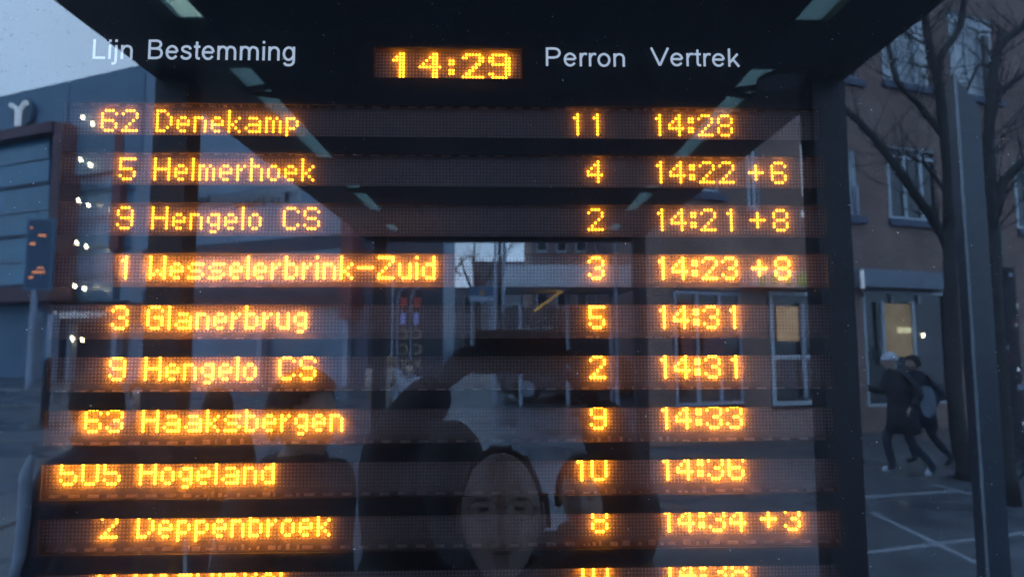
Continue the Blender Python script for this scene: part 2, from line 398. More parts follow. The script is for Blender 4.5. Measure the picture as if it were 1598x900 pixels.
# headings printed on the plate
def ell(cx, cz, rx, rz, a0, a1, n=22): return [(cx+rx*math.cos(R(a0+(a1-a0)*i/n)), cz+rz*math.sin(R(a0+(a1-a0)*i/n))) for i in range(n+1)]
def smooth(p, n=4):
    o = []
    for i in range(len(p)-1):
        p0, p1, p2, p3 = p[max(i-1, 0)], p[i], p[i+1], p[min(i+2, len(p)-1)]
        for q in range(n):
            t = q/n; o.append(tuple(.5*(2*p1[k]+(p2[k]-p0[k])*t+(2*p0[k]-5*p1[k]+4*p2[k]-p3[k])*t*t+(3*p1[k]-p0[k]-3*p2[k]+p3[k])*t**3) for k in (0, 1)))
    return o+[p[-1]]
HL = {  # advance, strokes of a plain grotesque (cap height 1)
 'L': (.777, [[(.15, 1), (.15, 0)], [(.21, .06), (.72, .06)]]),
 'i': (.31, [[(.155, .72), (.155, 0)], [(.155, 1), (.155, .87)]]),
 'j': (.31, [[(.155, .72), (.155, -.08), (.13, -.19), (.05, -.23), (-.04, -.225)], [(.155, 1), (.155, .87)]]),
 'n': (.777, [[(.15, .72), (.15, 0)], smooth([(.17, .50), (.22, .60), (.31, .66), (.42, .67), (.54, .62), (.605, .50), (.61, .38), (.61, 0)])]),
 'm': (1.163, [[(.15, .72), (.15, 0)], smooth([(.17, .52), (.22, .62), (.31, .67), (.42, .66), (.52, .60), (.565, .47), (.57, .3), (.57, 0)]), smooth([(.58, .50), (.63, .61), (.72, .67), (.83, .66), (.94, .60), (.99, .47), (1.0, .3), (1.0, 0)])]),
 'B': (.93, [[(.16, 1), (.16, 0)], smooth([(.22, .94), (.5, .94), (.66, .90), (.735, .76), (.66, .61), (.5, .55), (.22, .55)]), smooth([(.5, .55), (.71, .49), (.79, .30), (.71, .12), (.5, .06), (.22, .06)])]),
 'P': (.93, [[(.16, 1), (.16, 0)], smooth([(.22, .94), (.52, .94), (.71, .88), (.79, .71), (.71, .53), (.52, .46), (.22, .46)])]),
 'e': (.777, [[(.17, .38), (.64, .38)], ell(.39, .36, .265, .315, 5, 328)]),
 'o': (.777, [ell(.39, .36, .27, .315, 0, 360)]),
 's': (.698, [smooth([(.56, .52), (.50, .63), (.34, .672), (.18, .62), (.145, .51), (.21, .43), (.36, .37), (.51, .31), (.56, .20), (.49, .09), (.34, .047), (.17, .09), (.11, .20)])]),
 't': (.388, [smooth([(.19, .92), (.19, .5), (.19, .18), (.23, .075), (.36, .055)]), [(.03, .665), (.36, .665)]]),
 'g': (.777, [ell(.37, .36, .255, .315, 0, 360), smooth([(.63, .72), (.63, .3), (.63, -.02), (.57, -.17), (.40, -.235), (.22, -.20), (.15, -.10)])]),
 'r': (.465, [[(.15, .72), (.15, 0)], smooth([(.17, .46), (.21, .58), (.29, .66), (.38, .675), (.46, .64)])]),
 'V': (.93, [[(.04, 1), (.465, .02)], [(.465, .02), (.89, 1)]]),
 'k': (.698, [[(.15, 1), (.15, 0)], [(.19, .24), (.58, .71)], [(.32, .42), (.64, 0)]]),
}
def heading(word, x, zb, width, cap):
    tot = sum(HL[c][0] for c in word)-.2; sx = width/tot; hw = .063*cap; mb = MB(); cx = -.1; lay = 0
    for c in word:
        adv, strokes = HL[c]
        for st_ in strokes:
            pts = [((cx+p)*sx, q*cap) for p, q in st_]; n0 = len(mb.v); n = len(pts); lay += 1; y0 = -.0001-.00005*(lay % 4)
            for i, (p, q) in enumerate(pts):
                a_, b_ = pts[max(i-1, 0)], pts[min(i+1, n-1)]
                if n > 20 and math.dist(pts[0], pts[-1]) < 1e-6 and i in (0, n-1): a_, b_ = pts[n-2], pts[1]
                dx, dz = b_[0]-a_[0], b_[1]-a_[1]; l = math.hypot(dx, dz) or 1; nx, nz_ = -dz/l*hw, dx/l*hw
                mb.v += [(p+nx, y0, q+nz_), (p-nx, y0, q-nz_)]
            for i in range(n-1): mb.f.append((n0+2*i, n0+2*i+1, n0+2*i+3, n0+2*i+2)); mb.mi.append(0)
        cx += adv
    return mb.build('column_heading', M_white_glow, board, (x, -.0003, CAMZ+zb))
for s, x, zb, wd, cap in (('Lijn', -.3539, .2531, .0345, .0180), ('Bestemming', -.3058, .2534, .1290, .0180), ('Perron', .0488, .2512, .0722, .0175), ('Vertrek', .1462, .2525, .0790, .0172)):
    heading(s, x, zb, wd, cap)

# ------------------------------------------------------------------ ground
def ground_mat():
    m = mat('wet_paving', (.10, .11, .13), .32, .3, 1.6, bump=.2, detail=6)
    t = m.node_tree; b = t.nodes['Principled BSDF']; r = t.nodes.new('ShaderNodeTexNoise'); r.inputs['Scale'].default_value = .5
    tcn = [n for n in t.nodes if n.type == 'TEX_COORD'][0]
    mr = t.nodes.new('ShaderNodeMapRange'); mr.inputs[1].default_value = .35; mr.inputs[2].default_value = .65; mr.inputs[3].default_value = .16; mr.inputs[4].default_value = .55
    t.links.new(tcn.outputs['Object'], r.inputs['Vector']); t.links.new(r.outputs['Fac'], mr.inputs[0]); t.links.new(mr.outputs[0], b.inputs['Roughness'])
    return m
tag(MB().box(-900, 900, -900, 900, -.5, 0).build('ground', ground_mat()), kind='structure')
M_mark = mat('road_paint', (.27, .29, .32), .6, .25, 6)
M_groove = mat('drain_iron', (.012, .013, .015), .6, .2, 12)
def ground_strip(name, a, b, wdt, m, z=.004, label=None):
    a = Gd(*a); b = Gd(*b); d = (b-a).normalized(); nrm = Vector((-d.y, d.x, 0))*wdt/2
    mb = MB(); mb.v = [tuple(p) for p in (a-nrm, b-nrm, b+nrm, a+nrm)]; mb.v = [(x, y, 0) for x, y, _ in mb.v]+[(x, y, z) for x, y, _ in mb.v]
    mb.f = [(0, 1, 2, 3), (7, 6, 5, 4), (0, 4, 5, 1), (1, 5, 6, 2), (2, 6, 7, 3), (3, 7, 4, 0)]; mb.mi = [0]*6
    return tag(mb.build(name, m), kind='structure')
ground_strip('pavement_line', (1340, 776), (1490, 766), .09, M_mark)
ground_strip('pavement_line', (1362, 800), (1600, 915), .07, M_mark, .005)
ground_strip('pavement_line', (1340, 864), (1640, 826), .07, M_mark, .006)
ground_strip('pavement_line', (1455, 756), (1640, 800), .07, M_mark, .007)
ground_strip('cycle_path', (-300, 612), (330, 604), 1.6, mat('pale_paving', (.26, .25, .25), .4, .2, 2), .008)
ground_strip('pavement_kerb', (-300, 640), (560, 626), .25, mat('kerb_stone', (.22, .22, .22), .5, .2, 3), .06)
ground_strip('drain_channel', (-260, 935), (110, 778), .09, M_groove)

# ------------------------------------------------------------------ shelter (the canopy over the board)
ang = math.atan(.021)
ax0 = W(789, 539, D)      # axis passes here
shel = thing('bus_shelter', 'long dark steel bus shelter roof on square posts above the departure board', 'bus shelter', (0, M, 0), ang)
# local: x right, y real (+ towards glass); away from the glass = -y
M_steel = mat('dark_steel', (.020, .024, .032), .45, .25, 5)
M_ceil = mat('shelter_ceiling', (.022, .026, .033), .7, .3, 2)
M_frost = mat('frosted_panel', (.75, .8, .8), .3, .05, 20)
def frosted():
    m = bpy.data.materials.new('frosted_glass'); m.use_nodes = True; t = m.node_tree; t.nodes.clear()
    o = t.nodes.new('ShaderNodeOutputMaterial'); a = t.nodes.new('ShaderNodeBsdfTransparent'); b = t.nodes.new('ShaderNodeBsdfTranslucent'); mx = t.nodes.new('ShaderNodeMixShader')
    a.inputs[0].default_value = (.40, .48, .45, 1); b.inputs[0].default_value = (.42, .50, .47, 1); mx.inputs[0].default_value = .5
    t.links.new(a.outputs[0], mx.inputs[1]); t.links.new(b.outputs[0], mx.inputs[2]); t.links.new(mx.outputs[0], o.inputs[0]); return m
M_frosted = frosted()
RH = CAMZ+1.0                # underside of the roof
def yl(Y): return -(Y-M)     # local y of optical depth Y
YE = 5.95
mb = MB(); mb.box(-.912, .912, yl(YE), yl(.35), RH, RH+.035); mb.build('roof_deck', M_ceil, shel)
openings = [(.75, 1.95), (2.26, 3.46), (3.98, 4.85), (5.15, 5.7)]
for sgn in (-1, 1):
    mb = MB(); a, b = sorted((sgn*1.02, sgn*1.30)); mb.box(a, b, yl(YE), yl(.35), RH-.0, RH+.045); mb.build('edge_beam', M_steel, shel)
    xa, xb = sorted((sgn*.9125, sgn*1.0195)); prev = .35
    mb = MB()
    for (o0, o1) in openings: mb.box(xa, xb, yl(o0), yl(prev), RH+.002, RH+.033); prev = o1
    mb.box(xa, xb, yl(YE), yl(prev), RH+.002, RH+.033); mb.build('spacer_plate', M_steel, shel)
    for (o0, o1) in openings:
        MB().box(xa, xb, yl(o1)+.001, yl(o0)-.001, RH+.026, RH+.031).build('skylight', M_frosted, shel)
        yb = o0+(o1-o0)*.2
        for q in (-1, 1):
            mb = MB(); c = yl(yb); mb.prism([(xa+.0005, c-.008+q*.010), (xa+.0005, c+.008+q*.010), (xb-.0005, c+.008+q*.05), (xb-.0005, c-.008+q*.05)], 'z', RH+.003, RH+.024)
            mb.build('bracket', M_steel, shel)
MB().box(-1.30, 1.30, yl(YE+.12), yl(YE)-.001, RH-.03, RH+.18).build('end_beam', M_steel, shel)
for Y, lx, rx in ((2.40, -1.24, 1.24), (5.80, -1.12, 1.23)):
    for x in (lx, rx):
        hw = .062 if Y < 3 else .055
        mb = MB(); mb.box(x-hw, x+hw, yl(Y)-.055, yl(Y)+.055, 0, RH-.001); mb.build('post', M_steel, shel)
for x, Y in ((1.05, 2.33), (.60, 3.45)):
    mb = MB(); mb.tube([(x, yl(Y), RH+.0), (x, yl(Y), RH-.02)], .085 if Y < 3 else .07, 24)
    mb.build('ceiling_lamp', mat('lamp_glass_off', (.11, .11, .12), .3, .1), shel)

# ------------------------------------------------------------------ facades
class Facade:
    """a vertical plane through the point seen at (px, Y), lines running to the horizon at vpx; local x = right, z up, +y towards the glass"""
    def __init__(s, px, Y, vpx, name, label, cat):
        s.p = back(px, 538, Y); s.p.z = 0
        d = back(vpx, 538, 1.0); d.z = 0
        if d.x < 0: d = -d
        s.u = d.normalized(); s.n = Vector((-s.u.y, s.u.x, 0))
        s.o = thing(name, label, cat, (s.p.x, 2*M-s.p.y, 0), math.atan2(-s.u.y, s.u.x))
    def uz(s, px, py, dep=0.0):       # dep: metres behind (+) the plane
        d = AX_F*F_PX + AX_R*(px-799) - AX_U*(py-450)
        q = s.p + s.n*dep
        t = (q.x*s.n.x+q.y*s.n.y)/(d.x*s.n.x+d.y*s.n.y); h = d*t
        r = Vector((h.x-s.p.x, h.y-s.p.y, 0)); return r.dot(s.u), h.z+CAMZ
    def rect(s, x0, y0, x1, y1, dep=0.0):
        yc = (y0+y1)/2; xc = (max(x0, 0)+x1)/2
        u0 = s.uz(x0, yc, dep)[0]; u1 = s.uz(x1, yc, dep)[0]; z1 = s.uz(xc, y0, dep)[1]; z0 = s.uz(xc, y1, dep)[1]
        return min(u0, u1), max(u0, u1), z0, z1
    def box(s, name, m, x0, y0, x1, y1, d0, d1, parent=None, full=None):   # pixel rect at depth d0 (front) .. d1
        u0, u1, z0, z1 = s.rect(x0, y0, x1, y1, d0)
        if full is not None: z0 = full
        return MB().box(u0, u1, -d1, -d0, z0, z1).build(name, m, parent or s.o)
    def window(s, x0, y0, x1, y1, fm, gm, nmul=2, fr=.07, sill=True, dep=0.0, transom=None, sm=None):
        u0, u1, z0, z1 = s.rect(x0, y0, x1, y1, dep); f = MB(); d0, d1 = -dep+.03, -dep-.06
        f.box(u0, u0+fr, d1, d0, z0, z1); f.box(u1-fr, u1, d1, d0, z0, z1)
        f.box(u0+fr, u1-fr, d1, d0, z0, z0+fr); f.box(u0+fr, u1-fr, d1, d0, z1-fr, z1)
        for k in range(1, nmul):
            um = u0+(u1-u0)*k/nmul; f.box(um-fr*.55, um+fr*.55, d1, d0-.004, z0+fr, z1-fr)
        if transom:
            zt = z0+(z1-z0)*transom; f.box(u0+fr, u1-fr, d1, d0-.008, zt-fr*.5, zt+fr*.5)
        wo = f.build('window', fm, s.o)
        MB().box(u0+fr*.5, u1-fr*.5, -dep-.04, -dep-.02, z0+fr*.5, z1-fr*.5).build('pane', gm, wo)
        if sill: MB().box(u0-.08, u1+.08, -dep, -dep+.14, z0-.16, z0-.002).build('sill', sm or M_sill, wo)
        return wo, (u0, u1, z0, z1)
    def text(s, body, m, x0, y0, x1, y1, dep, name='lettering', parent=None):
        u0, u1, z0, z1 = s.rect(x0, y0, x1, y1, dep)
        t = text_mesh(body, name, m, parent or s.o, u1-u0, z1-z0, .04)
        t.matrix_parent_inverse = Matrix.Identity(4)
        t.rotation_euler = Matrix(((-1, 0, 0), (0, 0, 1), (0, 1, 0))).to_euler()
        t.location = (u1, -dep+.03, z0); return t
def brick_mat(name, c1, c2, mortar):
    m = bpy.data.materials.new(name); m.use_nodes = True; t = m.node_tree; b = t.nodes['Principled BSDF']; b.inputs['Roughness'].default_value = .85
    tcn = t.nodes.new('ShaderNodeTexCoord'); mp = t.nodes.new('ShaderNodeMapping'); mp.inputs['Rotation'].default_value = (R(90), 0, 0)
    br = t.nodes.new('ShaderNodeTexBrick'); br.inputs['Scale'].default_value = 1.0; br.inputs['Brick Width'].default_value = .22; br.inputs['Row Height'].default_value = .065
    br.inputs['Mortar Size'].default_value = .008; br.inputs['Color1'].default_value = tuple(c1)+(1,); br.inputs['Color2'].default_value = tuple(c2)+(1,); br.inputs['Mortar'].default_value = tuple(mortar)+(1,)
    n = t.nodes.new('ShaderNodeTexNoise'); n.inputs['Scale'].default_value = .8; n.inputs['Detail'].default_value = 6
    mr = t.nodes.new('ShaderNodeMapRange'); mr.inputs[1].default_value = .3; mr.inputs[2].default_value = .7; mr.inputs[3].default_value = .7; mr.inputs[4].default_value = 1.25
    vm = t.nodes.new('ShaderNodeVectorMath'); vm.operation = 'SCALE'
    t.links.new(tcn.outputs['Object'], mp.inputs[0]); t.links.new(mp.outputs[0], br.inputs['Vector']); t.links.new(tcn.outputs['Object'], n.inputs['Vector'])
    t.links.new(n.outputs['Fac'], mr.inputs[0]); t.links.new(br.outputs['Color'], vm.inputs[0]); t.links.new(mr.outputs[0], vm.inputs['Scale']); t.links.new(vm.outputs[0], b.inputs['Base Color'])
    return m
M_sill = mat('sill_paint', (.10, .12, .19), .5, .15, 6)
M_wframe = mat('white_window_frame', (.62, .66, .70), .45, .08, 8)
M_wglass = mat('window_glass', (.03, .035, .045), .06, .5, .6, spec=1.0)
M_curtain = mat('curtain_behind_glass', (.62, .68, .74), .25, .6, 2.2, spec=.9, stretch=(1, 1, .08))
M_brick = brick_mat('dark_brick', (.36, .19, .15), (.24, .13, .11), (.36, .32, .29))
M_blueglass = mat('blue_curtain_wall', (.07, .25, .38), .18, .3, .25, spec=1.0)
M_blueglass2 = mat('pale_curtain_wall', (.15, .26, .37), .2, .3, .3, spec=1.0)
M_greyclad = mat('grey_cladding', (.17, .27, .37), .6, .12, .3)
M_maroon = mat('maroon_panel', (.17, .085, .10), .6, .2, .6)
M_redpan = mat('red_panel', (.24, .07, .075), .6, .15, .8)
M_darkcl = mat('dark_cladding', (.085, .095, .135), .6, .25, .4)
M_lav = mat('pale_column', (.42, .46, .55), .5, .15, .6)
M_lampwarm = mat('warm_lamp', (.9, .8, .6), .4, .05, 5, emis=(1, .82, .5), estr=9)
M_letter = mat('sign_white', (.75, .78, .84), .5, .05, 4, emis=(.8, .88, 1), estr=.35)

# ---- left: office building with glass front
FA = Facade(78, 38, -1750, 'office_building', 'tall glass fronted office block with maroon bands and a white forked emblem', 'office building')
def wall(name, m, x0, y0, x1, y1, d0, d1, full=0.0): return FA.box(name, m, x0, y0, x1, y1, d0, d1, full=full)
wall('wall', M_greyclad, -220, 139, 106, 205, .6, 3)
wall('penthouse', M_greyclad, 106, 114, 222, 300, .55, 16, full=12)
FA.box('fascia', M_maroon, -220, 196, 80, 212, -.4, .58)
for k in range(6):
    ya = 214+k*39
    FA.box('glazing', M_blueglass, -220, ya, 76, ya+34, .3, .59)
    FA.box('floor_band', M_darkcl if k % 2 else M_blueglass2, -220, ya+34.3, 76, ya+38.7, .2, .59)
FA.box('canopy_band', M_maroon, -220, 448, 76, 470, -.8, .5)
FA.box('corner_column', M_maroon, 75.5, 193, 90, 482, -.3, 1.2)
wall('shop_wall', M_darkcl, -220, 470, 330, 575, 2.0, 3.0)
wall('core_wall', M_darkcl, 90, 205, 119, 480, .8, 2.5, full=2.5)
for k, (a, b) in enumerate(((216, 252), (254, 296), (298, 340), (342, 384), (386, 428), (430, 468))):
    FA.box('glazing', M_blueglass2, 119, a, 176, b, .9, 1.4); FA.box('glazing', M_blueglass, 188, a, 222, b, .9, 1.4)
    FA.box('floor_band', M_greyclad, 119, b+.1, 222, b+1.9, .8, 1.3)
FA.box('red_column', M_redpan, 175, 205, 188, 390, .5, 1.39)
# section behind the near post with the rental banner
wall('upper_wall', M_blueglass2, 222, 60, 549, 160, .6, 12)
for k in range(7):
    xa = 223+k*44
    FA.box('glazing', (M_blueglass2, M_blueglass2, M_greyclad)[k % 3], xa, 160, xa+41, 300, .9, 1.3)
    FA.box('glazing', M_blueglass2, xa, 322, xa+41, 376, .9, 1.3)
    FA.box('mullion', M_darkcl, xa+41.2, 160, xa+43.8, 376, .7, 1.3)
FA.box('banner_strip', mat('banner_white', (.62, .68, .72), .6, .1, 3), 262, 301, 470, 322, .6, .89)
FA.text('To huur', mat('banner_black', (.03, .03, .04), .6, .1), 362, 304, 456, 321, .56)
FA.text('kantoor', MATS['banner_black'], 266, 305, 326, 320, .56)
FA.box('interior_light', mat('office_light', (.8, .8, .85), .5, .05, emis=(.85, .9, 1), estr=.55), 300, 334, 440, 347, .80, .895)
FA.box('floor_band', M_darkcl, 222, 377, 530, 396, .5, 1.5)
FA.box('parapet_wall', M_greyclad, 222, 396, 530, 446, .7, 1.5)
FA.box('floor_band', M_darkcl, 222, 446, 530, 464, .5, 1.5)
FA.box('fascia', M_maroon, 222, 464, 562, 480, .2, 1.5)
FA.box('red_column', M_redpan, 530.5, 330, 549, 498, -.2, 1.5)
FA.box('side_wall', M_darkcl, 549.5, 330, 575, 575, .5, 8, full=0)
FA.box('sign_fascia', mat('sign_dark', (.075, .05, .065), .6, .2, .5), 76, 474, 222, 502, -.6, .6)
FA.text('randstad', M_letter, 86, 482, 146, 496, -.64)
FA.text('rtl', M_letter, 152, 484, 166, 494, -.64)
for x, y0, y1, wd in ((47, 487, 590, 9), (76, 490, 585, 8), (107, 500, 575, 6), (177, 498, 578, 8), (281, 505, 575, 8), (404, 500, 572, 8), (538, 492, 574, 8)):
    FA.box('column', M_lav, x-wd/2, y0, x+wd/2, y1, -1.2 if x < 100 else .2, -.8 if x < 100 else .6, full=0)
for i, y in enumerate((183, 249, 313, 379, 446, 528)):
    for j, dx in enumerate((0, 15)):
        x = 128-i*3.2+dx; yy = y+(1-j)*0+j*(10-i*1.6)
        u0, u1, z0, z1 = FA.rect(x-2.4, yy-3.6, x+2.4, yy+3.6, .2)
        mb = MB(); uc = (u0+u1)/2; zc = (z0+z1)/2; r = (z1-z0)/2
        mb.prism([(uc-r*.35, zc+r), (uc+r*.1, zc+r*.5), (uc+r*.55, zc-r*.2), (uc+r*.4, zc-r), (uc-r*.1, zc-r*.8), (uc-r*.5, zc)], 'y', -.32, -.18)
        mb.build('wall_lamp', M_lampwarm, FA.o)
for x, y, c in ((57, 517, M_lampwarm), (84, 534, mat('orange_lamp', (.9, .5, .2), .4, .05, emis=(1, .5, .12), estr=3.0))):
    FA.box('shop_lamp', c, x-4, y-(5 if x < 70 else 8), x+4, y+(4 if x < 70 else 8), 1.7, 1.9)
# forked emblem on a dark disc
u0, u1, z0, z1 = FA.rect(4, 158, 44, 198, .2); uc, zc, rr = (u0+u1)/2+.3, (z0+z1)/2, (z1-z0)/2
mb = MB(); mb.tube([(uc+.2, -.50, zc), (uc+.2, -.3, zc)], rr*1.1, 28); em = mb.build('emblem_disc', mat('emblem_dark', (.10, .15, .20), .6, .1), FA.o)
for sgn in (-1, 1):
    pts = [(uc+sgn*rr*.16, -.2, zc-rr*.95), (uc+sgn*rr*.16, -.2, zc+rr*.1), (uc+sgn*rr*.3, -.2, zc+rr*.42), (uc+sgn*rr*.6, -.2, zc+rr*.62), (uc+sgn*rr*.9, -.2, zc+rr*.72)]
    MB().tube(pts, [.12, .12, .13, .15, .17], 8).build('emblem_stroke', M_letter, em)

# ---- left: travel information pillar with screen
ip = W(48, 540, 30); ip.z = 0
it = thing('information_sign', 'tall pole with a narrow dark blue screen showing orange travel lines', 'information sign', ip)
def px2l(px, py, Y, base):
    p = W(px, py, Y); return p.x-base.x, p.y-base.y, p.z
a = px2l(47, 344, 30, ip); b = px2l(79, 450, 30, ip)
MB().box(a[0]-.05, b[0]+.05, -.12, .10, b[2]-.08, a[2]+.08).build('casing', M_greyclad, it)
scn = MB().box(a[0]+.06, b[0]-.04, .101, .12, b[2]+.02, a[2]-.02).build('screen', mat('screen_blue', (.012, .03, .07), .3, .3, 1, emis=(.02, .05, .12), estr=.5), it)
mo = mat('screen_orange', (.8, .3, .15), .4, .1, emis=(1, .32, .12), estr=.7)
for x, y, wd, h in ((69, 368, 12, 4), (54, 381, 8, 5), (66, 418, 10, 3), (63, 425, 19, 4), (51, 433, 8, 4), (52, 356, 4, 3)):
    q = px2l(x, y, 30, ip); MB().box(q[0]-wd*.015, q[0]+wd*.015, .121, .13, q[2]-h*.015, q[2]+h*.015).build('text_line', mo, scn)
pl = px2l(48, 560, 30, ip)
MB().tube([(pl[0], 0, 0), (pl[0], 0, b[2]-.08)], .14, 12).build('pole', M_lav, it)

# ---- right: brick building with shop
FB = Facade(1400, 14, 3600, 'brick_building', 'dark brick corner building with white framed windows above a lit shop front', 'brick building')
def uB(px): return FB.uz(px, 538)[0]
bu0, bu1 = uB(1008), uB(1598)+6
MB().prism([(bu0, -.25), (bu1, -.25), (bu1, -9), (bu0+8.6, -9)], 'z', 0, 11.5).build('wall_core', M_darkcl, FB.o)
wins = [(1300, 26, 1337, 124), (1374, 22, 1452, 134), (1481, 24, 1553, 152), (1322, 233, 1339, 338), (1384, 231, 1462, 345), (1583, 256, 1640, 360),
        (1060, 160, 1120, 300), (1164, 226, 1186, 330)]
# masonry built round the openings: piers and courses
def masonry(holes, u0, u1, z0, z1):
    mb = MB(); us = sorted({u0, u1, *[h[0] for h in holes], *[h[1] for h in holes]}); zz = sorted({z0, z1, *[h[2] for h in holes], *[h[3] for h in holes]})
    for i in range(len(us)-1):
        for j in range(len(zz)-1):
            uc, zc = (us[i]+us[i+1])/2, (zz[j]+zz[j+1])/2
            if uc < u0 or uc > u1 or zc < z0 or zc > z1: continue
            if any(h[0] < uc < h[1] and h[2] < zc < h[3] for h in holes): continue
            mb.box(us[i], us[i+1], -.249, 0, zz[j], zz[j+1])
    bm = bmesh.new(); me = bpy.data.meshes.new('t'); me.from_pydata(mb.v, [], mb.f); bm.from_mesh(me)
    bmesh.ops.remove_doubles(bm, verts=bm.verts, dist=1e-5)
    seen = {}; kill = []
    for f in bm.faces: seen.setdefault(tuple(sorted(v.index for v in f.verts)), []).append(f)
    for q in seen.values():
        if len(q) > 1: kill += q
    bmesh.ops.delete(bm, geom=kill, context='FACES'); bmesh.ops.recalc_face_normals(bm, faces=bm.faces)
    me2 = bpy.data.meshes.new('brick_wall'); bm.to_mesh(me2); bm.free(); return link_mesh('brick_wall', me2, M_brick, FB.o)
holes = [FB.rect(*q) for q in wins]
shop = [FB.rect(1349, 452, 1480, 632), FB.rect(1200, 452, 1275, 640), FB.rect(1050, 452, 1160, 640)]
masonry(holes+shop, bu0, bu1, 0, 11.5)
for i, q in enumerate(wins):
    FB.window(*q, M_wframe, M_curtain if i in (1, 2) else M_wglass, nmul=3 if i in (1, 2, 4, 5) else 2, fr=.075, dep=.06, transom=.86 if i in (1, 2, 4) else None)
# shop signs
FB.box('shop_fascia', mat('pale_fascia', (.26, .29, .35), .6, .1, 2), 1345, 422, 1480, 449, -.35, -.001)
FB.box('fascia_end', M_letter, 1344, 421, 1349, 450, -.37, -.351)
FB.box('shop_fascia', mat('white_fascia', (.52, .56, .56), .6, .1, 2), 1172, 421, 1277, 448, -.35, -.001)
gs = mat('green_sign', (.06, .30, .10), .5, .15, 3, emis=(.06, .35, .12), estr=.25)
for x in (1186, 1206, 1226, 1245): FB.box('sign_stroke', gs, x, 428, x+9, 445, -.37, -.351)
u0, u1, z0, z1 = FB.rect(1254, 424, 1272, 446, -.37)
mb = MB(); rr = (u1-u0)/2; pts = [((u0+u1)/2+rr*math.cos(a*.52), .40, (z0+z1)/2+(z1-z0)/2*math.sin(a*.52)) for a in range(13)]
mb.tube(pts, .05, 6, caps=False); mb.build('sign_ring', gs, FB.o)
M_warm = mat('lit_interior', (.4, .3, .18), .6, .6, 1.6, emis=(1, .62, .30), estr=.16)
M_dimint = mat('dim_interior', (.08, .09, .11), .4, .4, 1.4, emis=(.3, .34, .42), estr=.05)
FB.window(1349, 455, 1480, 632, M_wframe, M_wglass, nmul=3, fr=.06, sill=False, dep=.05)
FB.box('shop_display', M_warm, 1382, 474, 1425, 556, -.0, .025)
FB.box('shop_display', M_dimint, 1430, 474, 1470, 600, -.0, .024)
FB.box('display_lamp', mat('display_lamp', (.9, .8, .5), .5, .05, emis=(1, .85, .45), estr=.75), 1402, 511, 1422, 519, -.03, -.004)
FB.box('display_lamp', MATS['warm_lamp'], 1440, 520, 1443, 526, -.03, -.004)
FB.box('window_bar', M_wframe, 1378, 470, 1382, 570, -.06, -.004); FB.box('window_bar', M_wframe, 1425.5, 470, 1429.5, 560, -.06, -.004)
FB.window(1202, 455, 1274, 632, M_wframe, M_wglass, nmul=1, fr=.09, sill=False, dep=.05, transom=.42)
FB.box('window_bar', M_lav, 1253, 472, 1258, 620, -.03, .01)
FB.box('lit_poster', mat('warm_poster', (.6, .4, .22), .6, .5, 3, emis=(1, .55, .25), estr=.22), 1213, 478, 1246, 532, 0, .02)
FB.window(1052, 455, 1158, 632, M_lav, M_wglass, nmul=3, fr=.06, sill=False, dep=.05)
FB.box('red_poster', M_redpan, 1064, 470, 1082, 560, -.02, .02); FB.box('red_poster', M_maroon, 1098, 480, 1130, 590, -.02, .02)
FB.box('downpipe', M_lav, 1337, 290, 1341, 336, -.08, -.003); FB.box('downpipe', mat('pipe_grey', (.14, .13, .14), .5, .2, 3), 1557, 60, 1563, 660, -.12, -.02)
FB.box('vertical_sign', M_letter, 1255, 225, 1273, 305, -.5, -.42); FB.box('bracket_light', M_letter, 1256, 329, 1273, 338, -.5, -.4)

# ---- right: dark steel pillar close by
pc = W(1516, 538, 3.6); pc.z = 0
pil = thing('steel_pillar', 'square dark blue steel pillar with a pale highlight painted along its edge beside the bare tree', 'pillar', pc)
pts_ = [(W(px, 538, Y).x-pc.x, W(px, 538, Y).y-pc.y, CAMZ+(538-py)*Y/1000) for px, Y, py in ((1516, 3.60, 97), (1554, 3.70, 150), (1547, 3.86, 160), (1502, 3.74, 108))]
mb = MB(); mb.v = [(x, y, 0) for x, y, z in pts_]+pts_; mb.f = [(0, 1, 2, 3), (7, 6, 5, 4), (0, 4, 5, 1), (1, 5, 6, 2), (2, 6, 7, 3), (3, 7, 4, 0)]; mb.mi = [0]*6
mb.build('shaft', mat('pillar_blue', (.014, .026, .046), .35, .25, 3), pil)
MB().box(-.006, .007, .003, .014, 0, pts_[0][2]+.003).build('edge_strip', mat('edge_alu', (.30, .33, .36), .4, .1, 3, metal=.2), pil)  # pale strip stands in for the highlight on the pillar's corner

